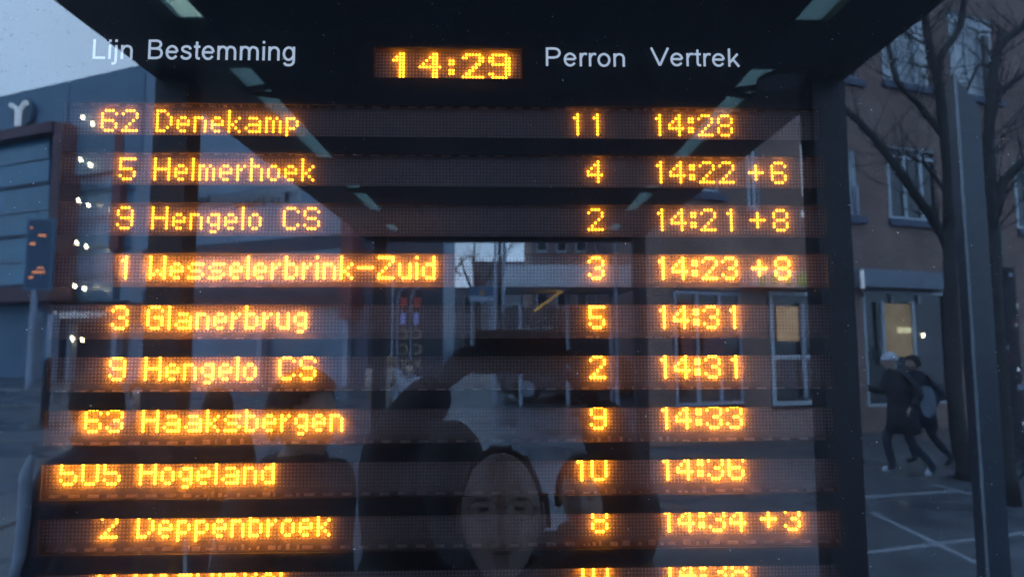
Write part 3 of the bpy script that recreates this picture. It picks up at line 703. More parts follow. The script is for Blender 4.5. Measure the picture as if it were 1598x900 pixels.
# ------------------------------------------------------------------ trees
M_bark = mat('wet_bark', (.045, .042, .042), .7, .35, 14, bump=.4)
def tree(name, label, Y, limbs, twigs, base_px, seed, th0, group=None):
    rng = random.Random(seed); b = W(base_px, 538, Y); b.z = 0
    t = thing(name, label, 'tree', b, 0, group)
    def loc(px, py, dy=0): p = W(px, py, Y+dy); return Vector((p.x-b.x, p.y-b.y, p.z))
    segs = []
    for li, (pts, r0, r1) in enumerate(limbs):
        P3 = [loc(x, y, (0 if i == 0 and li else rng.uniform(-.12, .12))*(li > 0)) if y is not None else Vector((loc(x, 538).x, 0, 0)) for i, (x, y) in enumerate(pts)]
        fine = []
        for i in range(len(P3)-1):
            for q in range(4):
                tt = q/4; p0 = P3[max(i-1, 0)]; p1 = P3[i]; p2 = P3[i+1]; p3 = P3[min(i+2, len(P3)-1)]
                fine.append(.5*((2*p1)+(-p0+p2)*tt+(2*p0-5*p1+4*p2-p3)*tt*tt+(-p0+3*p1-3*p2+p3)*tt**3))
        fine.append(P3[-1]); n = len(fine)
        rad = [r0+(r1-r0)*i/(n-1) for i in range(n)]
        fine = [p+Vector((rng.uniform(-.12, .12), 0, rng.uniform(-.12, .12)))*rad[i] for i, p in enumerate(fine)]
        if li == 0 and th0: rad[0] = r0*1.5
        MB().tube(fine, rad, 9).build('trunk' if li == 0 else 'limb', M_bark, t, smooth=True)
        segs += [(fine[i], (fine[i]-fine[i-1]).normalized(), rad[i]) for i in range(2, n) if li > 0 or fine[i].z > 2.8]
    tw = MB()
    def grow(p, d, r, L, depth):
        pts = [p]; rr = [r]
        for i in range(5):
            d = (d+Vector((rng.uniform(-.25, .25), rng.uniform(-.25, .25), rng.uniform(-.12, .22)))).normalized()
            p = p+d*L/5; pts.append(p); rr.append(r*(1-(i+1)/6))
            if depth and rng.random() < .6:
                dd = (d+Vector((rng.uniform(-1, 1), rng.uniform(-1, 1), rng.uniform(-.5, .9)))*.8).normalized(); grow(p, dd, rr[-1]*.7, L*.55, depth-1)
        tw.tube(pts, rr, 4, caps=False)
    for i in range(twigs):
        p, d, r = rng.choice(segs)
        dd = (d*.6+Vector((rng.uniform(-1, 1), rng.uniform(-1, 1), rng.uniform(-.2, .9)))).normalized(); grow(p, dd, min(r*.35, .011), rng.uniform(.4, 1.2), 2)
    tag(tw.build('twigs', M_bark, t), kind='stuff')
    return t
tree('bare_tree', 'bare tree with a thick leaning limb in front of the brick building', 9.0,
     [([(1497, None), (1492, 640), (1486, 480), (1482, 400), (1478, 249), (1465, 133), (1448, 58), (1440, -40)], .115, .045),
      ([(1484, 395), (1462, 352), (1414, 282), (1372, 225), (1330, 180), (1290, 150)], .075, .04),
      ([(1475, 214), (1434, 165), (1399, 125), (1386, 67), (1376, 40)], .05, .02),
      ([(1465, 111), (1470, 84), (1497, 44), (1506, -20)], .06, .04),
      ([(1478, 305), (1448, 262), (1412, 241), (1392, 252)], .03, .012),
      ([(1452, 70), (1444, 30), (1420, 10)], .04, .02),
      ([(1452, 72), (1430, 62), (1405, 45)], .02, .01)], 120, 1497, 5, 1)
tree('bare_tree', 'second bare tree partly hidden behind the dark steel pillar', 7.6,
     [([(1562, None), (1557, 500), (1549, 330), (1543, 220), (1550, 120), (1562, 70), (1598, 40), (1650, 5)], .075, .04),
      ([(1545, 190), (1560, 148), (1598, 116), (1650, 90)], .05, .025),
      ([(1552, 330), (1566, 285), (1598, 252), (1660, 200)], .07, .04),
      ([(1552, 110), (1530, 100), (1516, 125), (1510, 140)], .025, .012)], 80, 1562, 9, 1)
# twiggy trees far beyond the end of the shelter
for i, (bx, Y, hpy, sd_, lb) in enumerate(((640, 45, 380, 3, 'bare twiggy tree left of the pale sky gap beyond the shelter'), (745, 60, 392, 6, 'small bare tree just left of the paired white lamp poles'), (690, 70, 425, 8, 'distant bare tree low in the pale sky gap'))):
    tree('distant_tree', lb, Y, [([(bx, None), (bx+1, 500), (bx, 455), (bx+2, hpy+30)], .28*Y/45, .08), ([(bx, 470), (bx-18, 430), (bx-26, hpy+10)], .14*Y/45, .05),
         ([(bx+1, 460), (bx+18, 425), (bx+30, hpy+6)], .14*Y/45, .05), ([(bx, 450), (bx-6, 410), (bx-4, hpy-14)], .12*Y/45, .05), ([(bx+1, 445), (bx+40, 400), (bx+52, hpy-8)], .1*Y/45, .04)], 0, bx, sd_, 1)
def far_twigs(o, n, L, rng, r):
    tw = MB()
    tops = []
    for ch in o.children:
        if ch.name.startswith('limb') or ch.name.startswith('trunk'):
            vs = [v.co for v in ch.data.vertices]; zmax = max(v.z for v in vs); tops += [v.copy() for v in vs if v.z > zmax*.45]
    for i in range(n):
        p = rng.choice(tops); d = Vector((rng.uniform(-1, 1), rng.uniform(-1, 1), rng.uniform(.1, 1.3))).normalized(); pts = [p]
        for k in range(4): d = (d+Vector((rng.uniform(-.3, .3), rng.uniform(-.3, .3), rng.uniform(-.1, .3)))).normalized(); p = p+d*L*rng.uniform(.15, .3); pts.append(p)
        tw.tube(pts, [r, r*.8, r*.6, r*.45, r*.3], 3, caps=False)
    tag(tw.build('twigs', M_bark, o), kind='stuff')
for o in [o for o in list(COL.objects) if o.name.startswith('distant_tree')]: far_twigs(o, 130, 2.6, random.Random(len(o.name)+int(o.location.x*7)), .022)

# ------------------------------------------------------------------ far street beyond the shelter
def block(name, label, cat, x0, y0, x1, Y, m, depth=8, rows=0, cols=0, wm=None, z0=0.0):
    a = W(x0, y0, Y); b = W(x1, y0, Y); h = a.z
    t = thing(name, label, cat, ((a.x+b.x)/2, a.y, 0)); hw = (b.x-a.x)/2
    MB().box(-hw, hw, -depth, 0, z0, h).build('wall', m, t)
    for r in range(rows):
        for c_ in range(cols):
            u = -hw+2*hw*(c_+.5)/cols; zz = z0+(h-z0)*(r+.55)/rows; ww = hw*.55/cols; hh = (h-z0)*.28/rows
            f = MB().box(u-ww, u+ww, .001, .05, zz-hh, zz+hh).build('window', M_wframe, t)
            MB().box(u-ww*.82, u+ww*.82, .051, .06, zz-hh*.86, zz+hh*.86).build('pane', wm or M_wglass, f)
    MB().box(-hw-.1, hw+.1, -depth-.1, .1, h+.001, h+.25).build('roof_edge', M_darkcl, t)
    return t
M_brown = mat('brown_render', (.24, .165, .17), .7, .2, .4); M_gbrown = mat('grey_brown_render', (.28, .25, .26), .7, .2, .3)
block('town_house', 'brown block with pale framed windows right of the sky gap', 'building', 830, 330, 1012, 32, M_brown, rows=3, cols=6)
block('flat_roofed_block', 'low grey block behind the paired white poles', 'building', 738, 412, 832, 62, M_gbrown, rows=3, cols=5)
block('flat_roofed_block', 'dim low block at the foot of the twiggy tree', 'building', 585, 452, 741, 70, M_gbrown, rows=2, cols=7)
block('corner_house', 'narrow maroon house at the left end of the street beyond the shelter', 'building', 548, 352, 592, 44, M_maroon, rows=4, cols=2)
block('corner_house', 'mauve house with tall windows between the far shelter post and the brick corner', 'building', 985, 250, 1040, 24, M_brown, rows=4, cols=2)
# station canopy with parked bus
a = W(790, 447, 19); b = W(1000, 447, 19); top = W(790, 413, 19).z
cn = thing('station_canopy', 'pale flat station canopy with a dark bus standing beneath it', 'canopy', (a.x, a.y, 0))
MB().box(0, b.x-a.x, -3, 0, a.z, top).build('fascia', mat('canopy_pale', (.75, .76, .8), .6, .12, 1.2), cn)
for x in (.5, 2.0, 3.4): MB().tube([(x, -1.5, 0), (x, -1.5, a.z)], .07, 10).build('post', M_lav, cn)
a2 = W(782, 455, 20.5); b2 = W(965, 455, 20.5)
bus = thing('parked_bus', 'dark city bus with a row of amber marker lights under the pale canopy', 'bus', (a2.x, a2.y-.4, 0))
L = b2.x-a2.x
bod = MB(); bod.prism([(0, .32), (L, .32), (L, 2.9), (L-.15, 3.1), (.15, 3.1), (0, 2.9)], 'y', -2.5, 0); bod.build('body', mat('bus_paint', (.03, .035, .045), .3, .2, 1.5), bus)
for k in range(4): MB().box(.15+k*(L-.3)/4+.04, .15+(k+1)*(L-.3)/4-.04, .001, .02, 1.35, 2.5).build('window', M_wglass, bus)
for k in (.22, .75):
    w_ = MB().tube([(L*k, -.25, .48), (L*k, .03, .48)], .48, 20).build('wheel', mat('tyre', (.02, .02, .02), .8, .2), bus)
    MB().tube([(L*k, .031, .48), (L*k, .05, .48)], .26, 16).build('rim', M_lav, w_)
for k in range(11):
    q = W(839+k*4.4, 481-k*3.2, 19.6); MB().box(q.x-a2.x-.04, q.x-a2.x+.04, .0, .4, q.z-.028, q.z+.028).build('marker_light', mat('amber_marker', (.8, .5, .15), .4, .1, emis=(1, .6, .2), estr=.28), bus)
def pole(label, px, ytop, ybot, Y, wpx, m, cat='lamp post', arm=None, name='lamp_post', group=None):
    p = W(px, ybot, Y); zt = W(px, ytop, Y).z; z0 = 0
    t = thing(name, label, cat, (p.x, p.y, 0), 0, group)
    r = wpx*Y/1000/2
    MB().tube([(0, 0, 0), (0, 0, .9), (0, 0, .9), (0, 0, zt)], [r*1.5, r*1.5, r, r*.8], 10).build('pole', m, t)
    if arm:
        MB().tube([(0, 0, zt), (arm*.4, 0, zt+.12), (arm, 0, zt+.15)], [r*.6, r*.5, r*.4], 8).build('arm', m, t)
        MB().box(min(arm, arm*1.5), max(arm, arm*1.5), -.12, .12, zt+.08, zt+.2).build('lamp_head', m, t)
    return t
pole('left one of the two thick white poles in the sky gap', 773, 300, 518, 21, 5, M_lav, arm=-.7)
pole('right one of the two thick white poles, with a red signal at its top', 787, 300, 508, 25, 7, M_lav, arm=.7)
pole('dark mast standing between the two thick white poles', 779.5, 300, 478, 34, 6, M_steel, name='mast', cat='mast')
pole('pale pole before the dark bus', 963, 372, 545, 18, 5, M_lav, arm=.5)
pole('pale pole reaching low in front of the far shelter post', 1031, 470, 622, 15, 6, M_lav)
pole('thin pale pole left of the pedestrians', 612, 400, 540, 24, 3, M_lav)
pole('hooked pale lamp post at the right end of the pale canopy', 999, 368, 470, 22, 4, M_lav, arm=.6)
# dark bollard at the left
bp = Gd(68, 664)
mb = MB(); mb.tube([(0, 0, 0), (0, 0, .1), (0, 0, 1.45), (0, 0, 1.55), (0, 0, 1.6)], [.10, .09, .085, .07, .02], 14)
bo = mb.build('bollard', M_steel, None, bp); tag(bo, 'thin dark bollard post on the paving left of the waiting people', 'bollard')
# blue sign board
sp = W(752, 460, 22); st_ = thing('direction_sign', 'blue and white sign board with an orange shape left of the white poles', 'sign', (sp.x, sp.y, 0))
MB().box(-.42, .42, -.03, .03, sp.z-.25, sp.z+.30).build('board', mat('blue_board', (.10, .17, .28), .5, .15, 2), st_)
MB().box(-.41, .41, .031, .04, sp.z-.24, sp.z-.05).build('white_band', M_lav, st_)
MB().prism([(-.12, sp.z), (.12, sp.z), (.0, sp.z+.24)], 'y', .041, .05).build('orange_shape', mat('orange_print', (.5, .25, .12), .5, .1), st_)
for x in (-.35, .35): MB().tube([(x, -.05, 0), (x, -.05, sp.z-.25)], .035, 8).build('leg', M_lav, st_)
# two beach banners with golden letters
M_gold = mat('gold_print', (.55, .42, .24), .5, .15, 4, emis=(.5, .38, .2), estr=.08)
for i, (px, txt, lb) in enumerate(((630, ('C', 'C', 'T'), 'left one of two tall dark banners with golden letters'), (651, ('C', 'C', 'X'), 'right one of two tall dark banners with golden letters'))):
    q = W(px, 538, 13); t = thing('street_banner', lb, 'banner', (q.x, q.y, 0), 0, 'street banners')
    zt = W(px, 452, 13).z; zb = W(px, 600, 13).z
    MB().tube([(-.13, 0, 0), (-.13, 0, zt-.2), (-.08, 0, zt), (.06, 0, zt+.06)], .012, 8).build('pole', M_lav, t)
    mb = MB(); mb.prism([(-.115, zb), (.11, zb), (.12, zt-.25), (.08, zt-.02), (-.02, zt), (-.115, zt-.2)], 'y', -.006, .006); cl = mb.build('cloth', mat('banner_cloth', (.05, .045, .055), .8, .3, 6), t)
    for k, ch in enumerate(txt):
        tm = text_mesh(ch, 'letter', M_gold, cl, .16, .21, .006)
        tm.rotation_euler = Matrix(((-1, 0, 0), (0, 0, 1), (0, 1, 0))).to_euler(); tm.location = (.085, .009, W(px, 520+k*24, 13).z-.11)
    MB().box(-.07, .03, .0065, .012, W(px, 506, 13).z, W(px, 488, 13).z).build('violet_patch', mat('violet_print', (.42, .38, .75), .5, .1), cl)
    MB().box(-.09, .07, .0065, .012, W(px, 478, 13).z, W(px, 464, 13).z).build('red_patch', mat('red_print', (.55, .08, .06), .5, .1), cl)
# far cars
def car(label, px, ybot, Y, m, L=4.1, rz=0.0, name='parked_car'):
    p = W(px, ybot, Y); t = thing(name, label, 'car', (p.x, p.y, 0), rz)
    prof = [(-L/2, .3), (-L/2, .75), (-L*.46, .88), (-L*.3, .95), (-L*.17, 1.4), (L*.18, 1.43), (L*.34, .98), (L*.47, .85), (L/2, .62), (L/2, .3)]
    bb = MB(); bb.prism(prof, 'y', -.85, .85); bo_ = bb.build('body', m, t)
    MB().prism([(-L*.27, .96), (-L*.16, 1.34), (0, 1.36), (0, .96)], 'y', .851, .86).build('window', M_wglass, bo_)
    MB().prism([(.05, .96), (.05, 1.36), (L*.165, 1.36), (L*.29, .98)], 'y', .851, .86).build('window', M_wglass, bo_)
    for x in (-L*.3, L*.31):
        wo = MB().tube([(x, .68, .32), (x, .88, .32)], .32, 16).build('wheel', mat('tyre', (.02, .02, .02), .8, .2), t)
        MB().tube([(x, .881, .32), (x, .89, .32)], .18, 12).build('rim', M_lav, wo)
        MB().tube([(x, -.88, .32), (x, -.68, .32)], .32, 16).build('wheel', MATS['tyre'], t)
    for y in (.6, -.6): MB().box(L/2-.02, L/2+.02, y-.15, y+.15, .58, .72).build('headlight', M_letter, t)
    for y in (.6, -.6): MB().box(-L/2-.02, -L/2+.03, y-.15, y+.15, .62, .76).build('tail_light', mat('tail_red', (.6, .05, .03), .3, .1, emis=(1, .12, .05), estr=.8), t)
    return t
car('silver car with red tail lights parked in front of the canopy', 812, 530, 45, mat('silver_paint', (.40, .41, .44), .25, .1, 2, metal=.4), rz=R(25))
car('dark parked car at the foot of the brick corner building', 930, 600, 24, mat('dark_paint', (.04, .045, .06), .25, .1, 2, metal=.3), rz=R(-10))

# ------------------------------------------------------------------ people
def sk_mesh(verts, edges, radii, root=0, sub=2):
    me = bpy.data.meshes.new('sk'); me.from_pydata([tuple(v) for v in verts], edges, [])
    o = bpy.data.objects.new('sk', me); COL.objects.link(o)
    mo_ = o.modifiers.new('s', 'SKIN'); mo_.use_smooth_shade = True
    for i, r in enumerate(radii):
        sv = me.skin_vertices[0].data[i]; sv.radius = r if isinstance(r, tuple) else (r, r); sv.use_root = (i == root)
    o.modifiers.new('u', 'SUBSURF').levels = sub
    dg = bpy.context.evaluated_depsgraph_get(); dg.update()
    res = bpy.data.meshes.new_from_object(o.evaluated_get(dg)); bpy.data.objects.remove(o); return res
def head_bm(bm, c, yaw, pitch, sc, mi_skin, mi_hair, mi_dark, bald=False):
    st = len(bm.verts); segs, rings = 36, 26
    M4 = Matrix.Translation(c) @ Matrix.Rotation(yaw, 4, 'Z') @ Matrix.Rotation(pitch, 4, 'X')
    def g(a, b, c_, s1, s2, x, z): return math.exp(-((x-a)**2)/s1**2-((z-b)**2)/s2**2)*c_
    grid = []
    for i in range(rings+1):
        th = math.pi*i/rings; row = []
        for j in range(segs):
            ph = 2*math.pi*j/segs; x, y, z = math.sin(th)*math.sin(ph), math.sin(th)*math.cos(ph), math.cos(th)
            px, py, pz = x*.076, y*.094, z*.118
            if z < 0: k = (-z)**1.4; px *= 1-.30*k; py = py*(1-.12*k)+.012*k
            if y > 0:
                py += g(0, -.12, .022, .13, .16, x, z)+g(0, .05, .010, .10, .25, x, z)
                py -= g(.40, .10, .011, .17, .12, x, z)+g(-.40, .10, .011, .17, .12, x, z)
                py += g(0, .27, .004, .5, .08, x, z)+g(0, -.50, .007, .22, .05, x, z)-g(0, -.56, .006, .25, .025, x, z)+g(0, -.62, .006, .2, .05, x, z)+g(0, -.88, .010, .25, .15, x, z)
                py += g(.5, -.25, .004, .2, .2, x, z)+g(-.5, -.25, .004, .2, .2, x, z)
            row.append(bm.verts.new(M4 @ Vector((px*sc, py*sc, pz*sc))))
        grid.append(row)
    for i in range(rings):
        for j in range(segs):
            try: f = bm.faces.new((grid[i][j], grid[i][(j+1) % segs], grid[i+1][(j+1) % segs], grid[i+1][j])); f.material_index = mi_skin; f.smooth = True
            except ValueError: pass
    bmesh.ops.remove_doubles(bm, verts=grid[0]+grid[-1], dist=1e-6)
    def ball(cx, cy_, cz, r, mi, sx=1, sy=1, sz=1):
        rr = bmesh.ops.create_uvsphere(bm, u_segments=10, v_segments=8, radius=1)
        for v in rr['verts']: v.co = M4 @ Vector(((cx+v.co.x*r*sx)*sc, (cy_+v.co.y*r*sy)*sc, (cz+v.co.z*r*sz)*sc))
        for v in rr['verts']:
            for f in v.link_faces: f.material_index = mi; f.smooth = True
    for s_ in (-1, 1):
        ball(s_*.031, .078, .012, .0115, mi_dark, 1.15, .5, .32)
        ball(s_*.031, .080, .028, .013, mi_hair, 1.3, .4, .25)
        ball(s_*.078, -.004, .0, .021, mi_skin, .35, .75, 1.4)
    ball(0, .092, -.061, .017, mi_dark, 1.1, .18, .16)
    return M4
def hand_mesh(m, parent, wrist, dirv, up, side, curl=.5, sc=1.0):
    d = dirv.normalized(); s_ = d.cross(up).normalized()*side; n_ = s_.cross(d).normalized()*side
    V, E, Rr = [], [], []
    def add(p, r, par=None):
        V.append(p); Rr.append(r); 
        if par is not None: E.append((par, len(V)-1))
        return len(V)-1
    w0 = add(wrist, (.024*sc, .019*sc)); pm = add(wrist+d*.045*sc, (.036*sc, .016*sc), w0); kn = add(wrist+d*.082*sc, (.034*sc, .013*sc), pm)
    for k, (off, ln) in enumerate(((-.030, .068), (-.010, .078), (.010, .073), (.029, .058))):
        a_ = curl; p = wrist+d*.080*sc+s_*off*sc; q = add(p, .0095*sc, pm); dd = d.copy()
        for j in range(3):
            dd = (dd*math.cos(a_*.7)-n_*math.sin(a_*.7)).normalized(); p = p+dd*ln/3*sc; q = add(p, (.0088-.0011*j)*sc, q)
    p = wrist+d*.028*sc-s_*.030*sc; q = add(p, .012*sc, w0); dd = (d*.75-s_*.65).normalized()
    for j in range(2): dd = (dd-n_*.25*curl+d*.1).normalized(); p = p+dd*.032*sc; q = add(p, (.0105-.001*j)*sc, q)
    me = sk_mesh(V, E, Rr, 1, 1); return link_mesh('hand', me, m, parent, smooth=True)
SKIN = [mat('skin_pale', (.50, .34, .28), .5, .22, 25, bump=.5), mat('skin_warm', (.40, .25, .20), .5, .1, 25)]
EYE = mat('eye_dark', (.12, .075, .065), .3, .1); 
def hexm(n, c, **k): return mat(n, c, .8, .3, 9, bump=2.5, detail=3, **k)
def person(label, x, y, face, h, coat, trous, hair, skin=0, pose=None, hairkind='short', shoe=None, coatlen=.78, headyaw=0.0, headpitch=0.0, bulk=1.0, group=None, glove=None):
    s = h/1.75; t = thing('person', label, 'person', (x, y, 0), face, group)
    J = dict(pel=(0, 0, .96), sp=(0, 0, 1.14), ch=(0, -.005, 1.34), nk=(0, -.01, 1.49), hd=(0, .005, 1.56),
             shL=(-.185, -.01, 1.42), elL=(-.235, -.03, 1.14), wrL=(-.24, .06, .90), shR=(.185, -.01, 1.42), elR=(.235, -.03, 1.14), wrR=(.24, .06, .90),
             hiL=(-.095, 0, .90), knL=(-.10, .02, .50), anL=(-.10, -.02, .085), toL=(-.11, .13, .035), hiR=(.095, 0, .90), knR=(.10, .02, .50), anR=(.10, -.02, .085), toR=(.11, .13, .035),
             head=(0, .02, 1.635))
    if pose: J.update({k: v for k, v in pose.items() if k in J})
    up_ = (pose or {}).get('up', (0, 1, 0))
    J = {k: Vector(v)*s for k, v in J.items()}
    names = ['pel', 'sp', 'ch', 'nk', 'hd', 'shL', 'elL', 'wrL', 'shR', 'elR', 'wrR', 'hiL', 'knL', 'anL', 'toL', 'hiR', 'knR', 'anR', 'toR']
    rad = dict(pel=(.165*bulk, .125*bulk), sp=(.165*bulk, .125*bulk), ch=(.175*bulk, .125*bulk), nk=(.062, .062), hd=(.052, .055), shL=(.082*bulk,)*2, elL=(.062*bulk,)*2, wrL=(.046, .046), shR=(.082*bulk,)*2, elR=(.062*bulk,)*2, wrR=(.046, .046),
               hiL=(.098, .10), knL=(.066, .068), anL=(.048, .05), toL=(.042, .032), hiR=(.098, .10), knR=(.066, .068), anR=(.048, .05), toR=(.042, .032))
    E_ = [('pel', 'sp'), ('sp', 'ch'), ('ch', 'nk'), ('nk', 'hd'), ('ch', 'shL'), ('shL', 'elL'), ('elL', 'wrL'), ('ch', 'shR'), ('shR', 'elR'), ('elR', 'wrR'), ('pel', 'hiL'), ('hiL', 'knL'), ('knL', 'anL'), ('anL', 'toL'), ('pel', 'hiR'), ('hiR', 'knR'), ('knR', 'anR'), ('anR', 'toR')]
    me = sk_mesh([J[n] for n in names], [(names.index(a), names.index(b)) for a, b in E_], [tuple(q*s for q in rad[n]) for n in names], 0, 2)
    bm = bmesh.new(); bm.from_mesh(me)
    for f in bm.faces:
        c = f.calc_center_median(); mi = 0
        dn = min(names, key=lambda n: (J[n]-c).length/(.8+max(rad[n])))
        if dn in ('hiL', 'knL', 'anL', 'hiR', 'knR', 'anR') and c.z < .86*s: mi = 1
        if dn in ('toL', 'toR') or c.z < .085*s: mi = 2
        if dn == 'hd' or (dn == 'nk' and c.z > J['nk'].z+.025): mi = 3
        f.material_index = mi; f.smooth = True
    hm = head_bm(bm, J['head'], headyaw, headpitch, s*1.02, 3, 4, 5)
    me2 = bpy.data.meshes.new('body'); bm.to_mesh(me2); bm.free()
    sk = SKIN[skin]; sho = shoe or mat('shoe_dark', (.03, .03, .035), .6, .2)
    body = link_mesh('body', me2, [coat, trous, sho, sk, hair, EYE], t)
    for sd_, e, w_ in ((-1, 'elL', 'wrL'), (1, 'elR', 'wrR')):
        hand_mesh(glove or sk, t, J[w_], J[w_]-J[e], Vector(up_), sd_, .9 if pose and 'up' in pose else .5, s)
    # coat skirt
    mb = MB(); n_ = 20; rings_ = []
    for (zz, rx, ry) in ((1.02, .172, .132), (.92, .185, .145), (coatlen, .205, .165), (coatlen-.005, .19, .15), (.93, .165, .125)):
        ring = []
        for k in range(n_):
            a_ = 2*math.pi*k/n_; wv = 1+.05*math.sin(5*a_+zz*9); ring.append(len(mb.v)); mb.v.append((rx*bulk*wv*math.cos(a_)*s, ry*bulk*wv*math.sin(a_)*s, zz*s))
        rings_.append(ring)
    for q, r_ in zip(rings_, rings_[1:]):
        for k in range(n_): mb.f.append((q[k], q[(k+1) % n_], r_[(k+1) % n_], r_[k])); mb.mi.append(0)
    mb.build('coat_hem', coat, t, smooth=True)
    # collar
    mb = MB(); c = J['nk']; pts = [(c.x+.078*s*math.cos(a_*.393), c.y+.075*s*math.sin(a_*.393), c.z+.02*s+.006*math.sin(a_*.393)) for a_ in range(17)]
    mb.tube(pts, .022*s, 8, caps=False); mb.build('collar', coat, t, smooth=True)
    # hair or cap
    bm = bmesh.new(); bmesh.ops.create_uvsphere(bm, u_segments=28, v_segments=20, radius=1); rng = random.Random(len(label))
    M4 = hm; kill = []
    for v in bm.verts:
        x_, y_, z_ = v.co; low = {'short': -.45+1.0*max(0, min(1, (y_+.15)/.75))**1.3+.05*math.sin(x_*19), 'long': -1.2 if y_ < .25 else .5, 'cap': .12, 'bald': -.25 if y_ < -.2 else 2, 'bun': -.4 if y_ < .2 else .5}[hairkind]
        if z_ < low: kill.append(v)
        k = 1.07+.035*rng.random()*(hairkind != 'cap')
        zz = z_*.118*k*1.02; xx = x_*.078*k*1.03; yy = y_*.096*k*1.02-.002
        if hairkind == 'long' and z_ < 0: zz *= 1.9; xx *= 1.12
        v.co = M4 @ (Vector((xx, yy, zz+.002))*s*1.02)
    bmesh.ops.delete(bm, geom=kill, context='VERTS')
    mh = bpy.data.meshes.new('hair'); bm.to_mesh(mh); bm.free()
    ho = link_mesh('cap' if hairkind == 'cap' else 'hair', mh, hair, t, smooth=True)
    sdm = ho.modifiers.new('thickness', 'SOLIDIFY'); sdm.thickness = .012; sdm.offset = 1
    return t, J, hm, s
C_black = hexm('black_coat', (.028, .030, .038)); C_navy = hexm('navy_coat', (.025, .032, .055)); C_grey = hexm('grey_coat', (.20, .22, .27)); C_pale = hexm('pale_trousers', (.30, .31, .36))
C_jean = hexm('dark_jeans', (.03, .038, .06)); C_brown = hexm('brown_coat', (.06, .04, .035)); C_beige = hexm('beige_coat', (.32, .26, .22))
H_dark = hexm('dark_hair', (.02, .016, .015)); H_grey = hexm('grey_hair', (.16, .15, .15)); H_white = hexm('white_cap', (.62, .65, .72)); H_light = hexm('fair_hair', (.22, .16, .10))
def at(px, Y): p = W(px, 538, Y); return p.x, p.y
FACE_GLASS = 0.0        # local +y towards the glass = facing the board
# the photographer holding the phone up
px_, py_ = .017, -.155
k_ = 1/(1.70/1.75)
def pl_(x, y, z): return ((x-px_)*k_, (y-py_)*k_, z*k_)
pose = dict(elL=pl_(-.205, -.13, 1.70), wrL=pl_(-.085, -.055, 1.835), elR=pl_(.27, -.10, 1.58), wrR=pl_(.185, -.06, 1.80), shL=pl_(-.17, -.17, 1.44), shR=pl_(.20, -.17, 1.44),
            head=(0, .03, 1.625), nk=(0, -.02, 1.49), hd=(0, .0, 1.56), up=(0, 0, 1))
ph, J, hm, s = person('older bespectacled person in a black coat holding up a phone, nearest to the glass', px_, py_, 0, 1.70, C_black, C_jean, H_grey, 0, pose, 'bald', headpitch=R(16), bulk=1.0, glove=C_black)
gm = mat('spectacle_wire', (.05, .05, .05), .3, .1, metal=.5)
mb = MB()
for sx in (-1, 1):
    pts = [hm @ (Vector((sx*.033+.026*math.cos(a*.4488), .100, .010+.019*math.sin(a*.4488)))*s) for a in range(15)]
    mb.tube(pts, .0009, 6, caps=False)
    mb.tube([hm @ (Vector((sx*.059, .101, .014))*s), hm @ (Vector((sx*.080, .01, .016))*s)], .0016, 6)
mb.tube([hm @ (Vector((-.009, .103, .014))*s), hm @ (Vector((.009, .103, .014))*s)], .0016, 6)
mb.build('spectacles', gm, ph)
# phone: the picture is taken through its lens
phn = thing('phone', 'black phone held sideways in both hands above the photographer head', 'phone', (.05, -.012, CAMZ-.012))
mb = MB(); mb.box(-.080, .080, -.004, .004, -.038, .038)
po = mb.build('case', mat('phone_black', (.012, .013, .016), .3, .1), phn)
bv = po.modifiers.new('bevel', 'BEVEL'); bv.width = .004; bv.segments = 3
MB().box(-.062, -.030, .0041, .0065, -.014, .030).build('camera_bump', mat('phone_bump', (.03, .03, .035), .2, .1), phn)
for zz in (0.0, .017):
    MB().tube([(-.040 if zz else -.052, .0066, zz), (-.040 if zz else -.052, .0075, zz)], .0065, 16).build('lens', mat('lens_glass', (.01, .012, .02), .05, .1, spec=1), phn)
# woman behind, right of the photographer
x_, y_ = at(908, 2.05)
person('person with dark hair tied back looking at the board over the photographer shoulder', x_, y_, R(14), 1.53, C_black, C_jean, H_dark, 1, dict(), 'bun', bulk=1.02)
x_, y_ = at(706, 1.80)
person('person in a bulky black hooded coat standing close behind the photographer shoulder', x_, y_, R(165), 1.66, C_black, C_jean, H_dark, 0, None, 'long', bulk=1.25)
# waiting group on the left
x_, y_ = at(158, 2.75)
pa, J, hm, s = person('dark haired person in a dark coat with a pale sleeve stripe, leftmost of the group', x_, y_, R(108), 1.76, C_navy, C_jean, H_dark, 1, None, 'short', bulk=.86, coatlen=.62)
mb = MB(); q = [J['shR']+Vector((.07, .02, .06)), J['shR']+Vector((.10, .01, 0)), (J['shR']+J['elR'])/2+Vector((.085, 0, 0)), J['elR']+Vector((.075, 0, 0)), J['wrR']+Vector((.06, 0, 0))]
mb.tube(q, [.012, .02, .022, .02, .014], 8); mb.build('sleeve_stripe', hexm('pale_stripe', (.42, .47, .56)), pa, smooth=True)  # pale tubes stand in for the lit edge of the coat
q = [Vector((-v.x, v.y, v.z)) for v in q]; MB().tube(q, [.012, .02, .022, .02, .014], 8).build('sleeve_stripe', hexm('pale_stripe', (.42, .47, .56)), pa, smooth=True)
x_, y_ = at(345, 4.3)
person('slim dark coated person in the middle of the waiting group', x_, y_, R(130), 1.60, C_brown, C_jean, H_dark, 0, None, 'long', bulk=.95)
x_, y_ = at(470, 2.0)
person('person in a black coat turned sideways at the right end of the waiting group', x_, y_, R(-70), 1.80, C_black, C_jean, H_dark, 0, None, 'short', bulk=1.08, coatlen=.6)
x_, y_ = at(240, 3.6)
person('dark coated person half hidden behind the near shelter post', x_, y_, R(10), 1.72, C_black, C_jean, H_dark, 0, None, 'short')
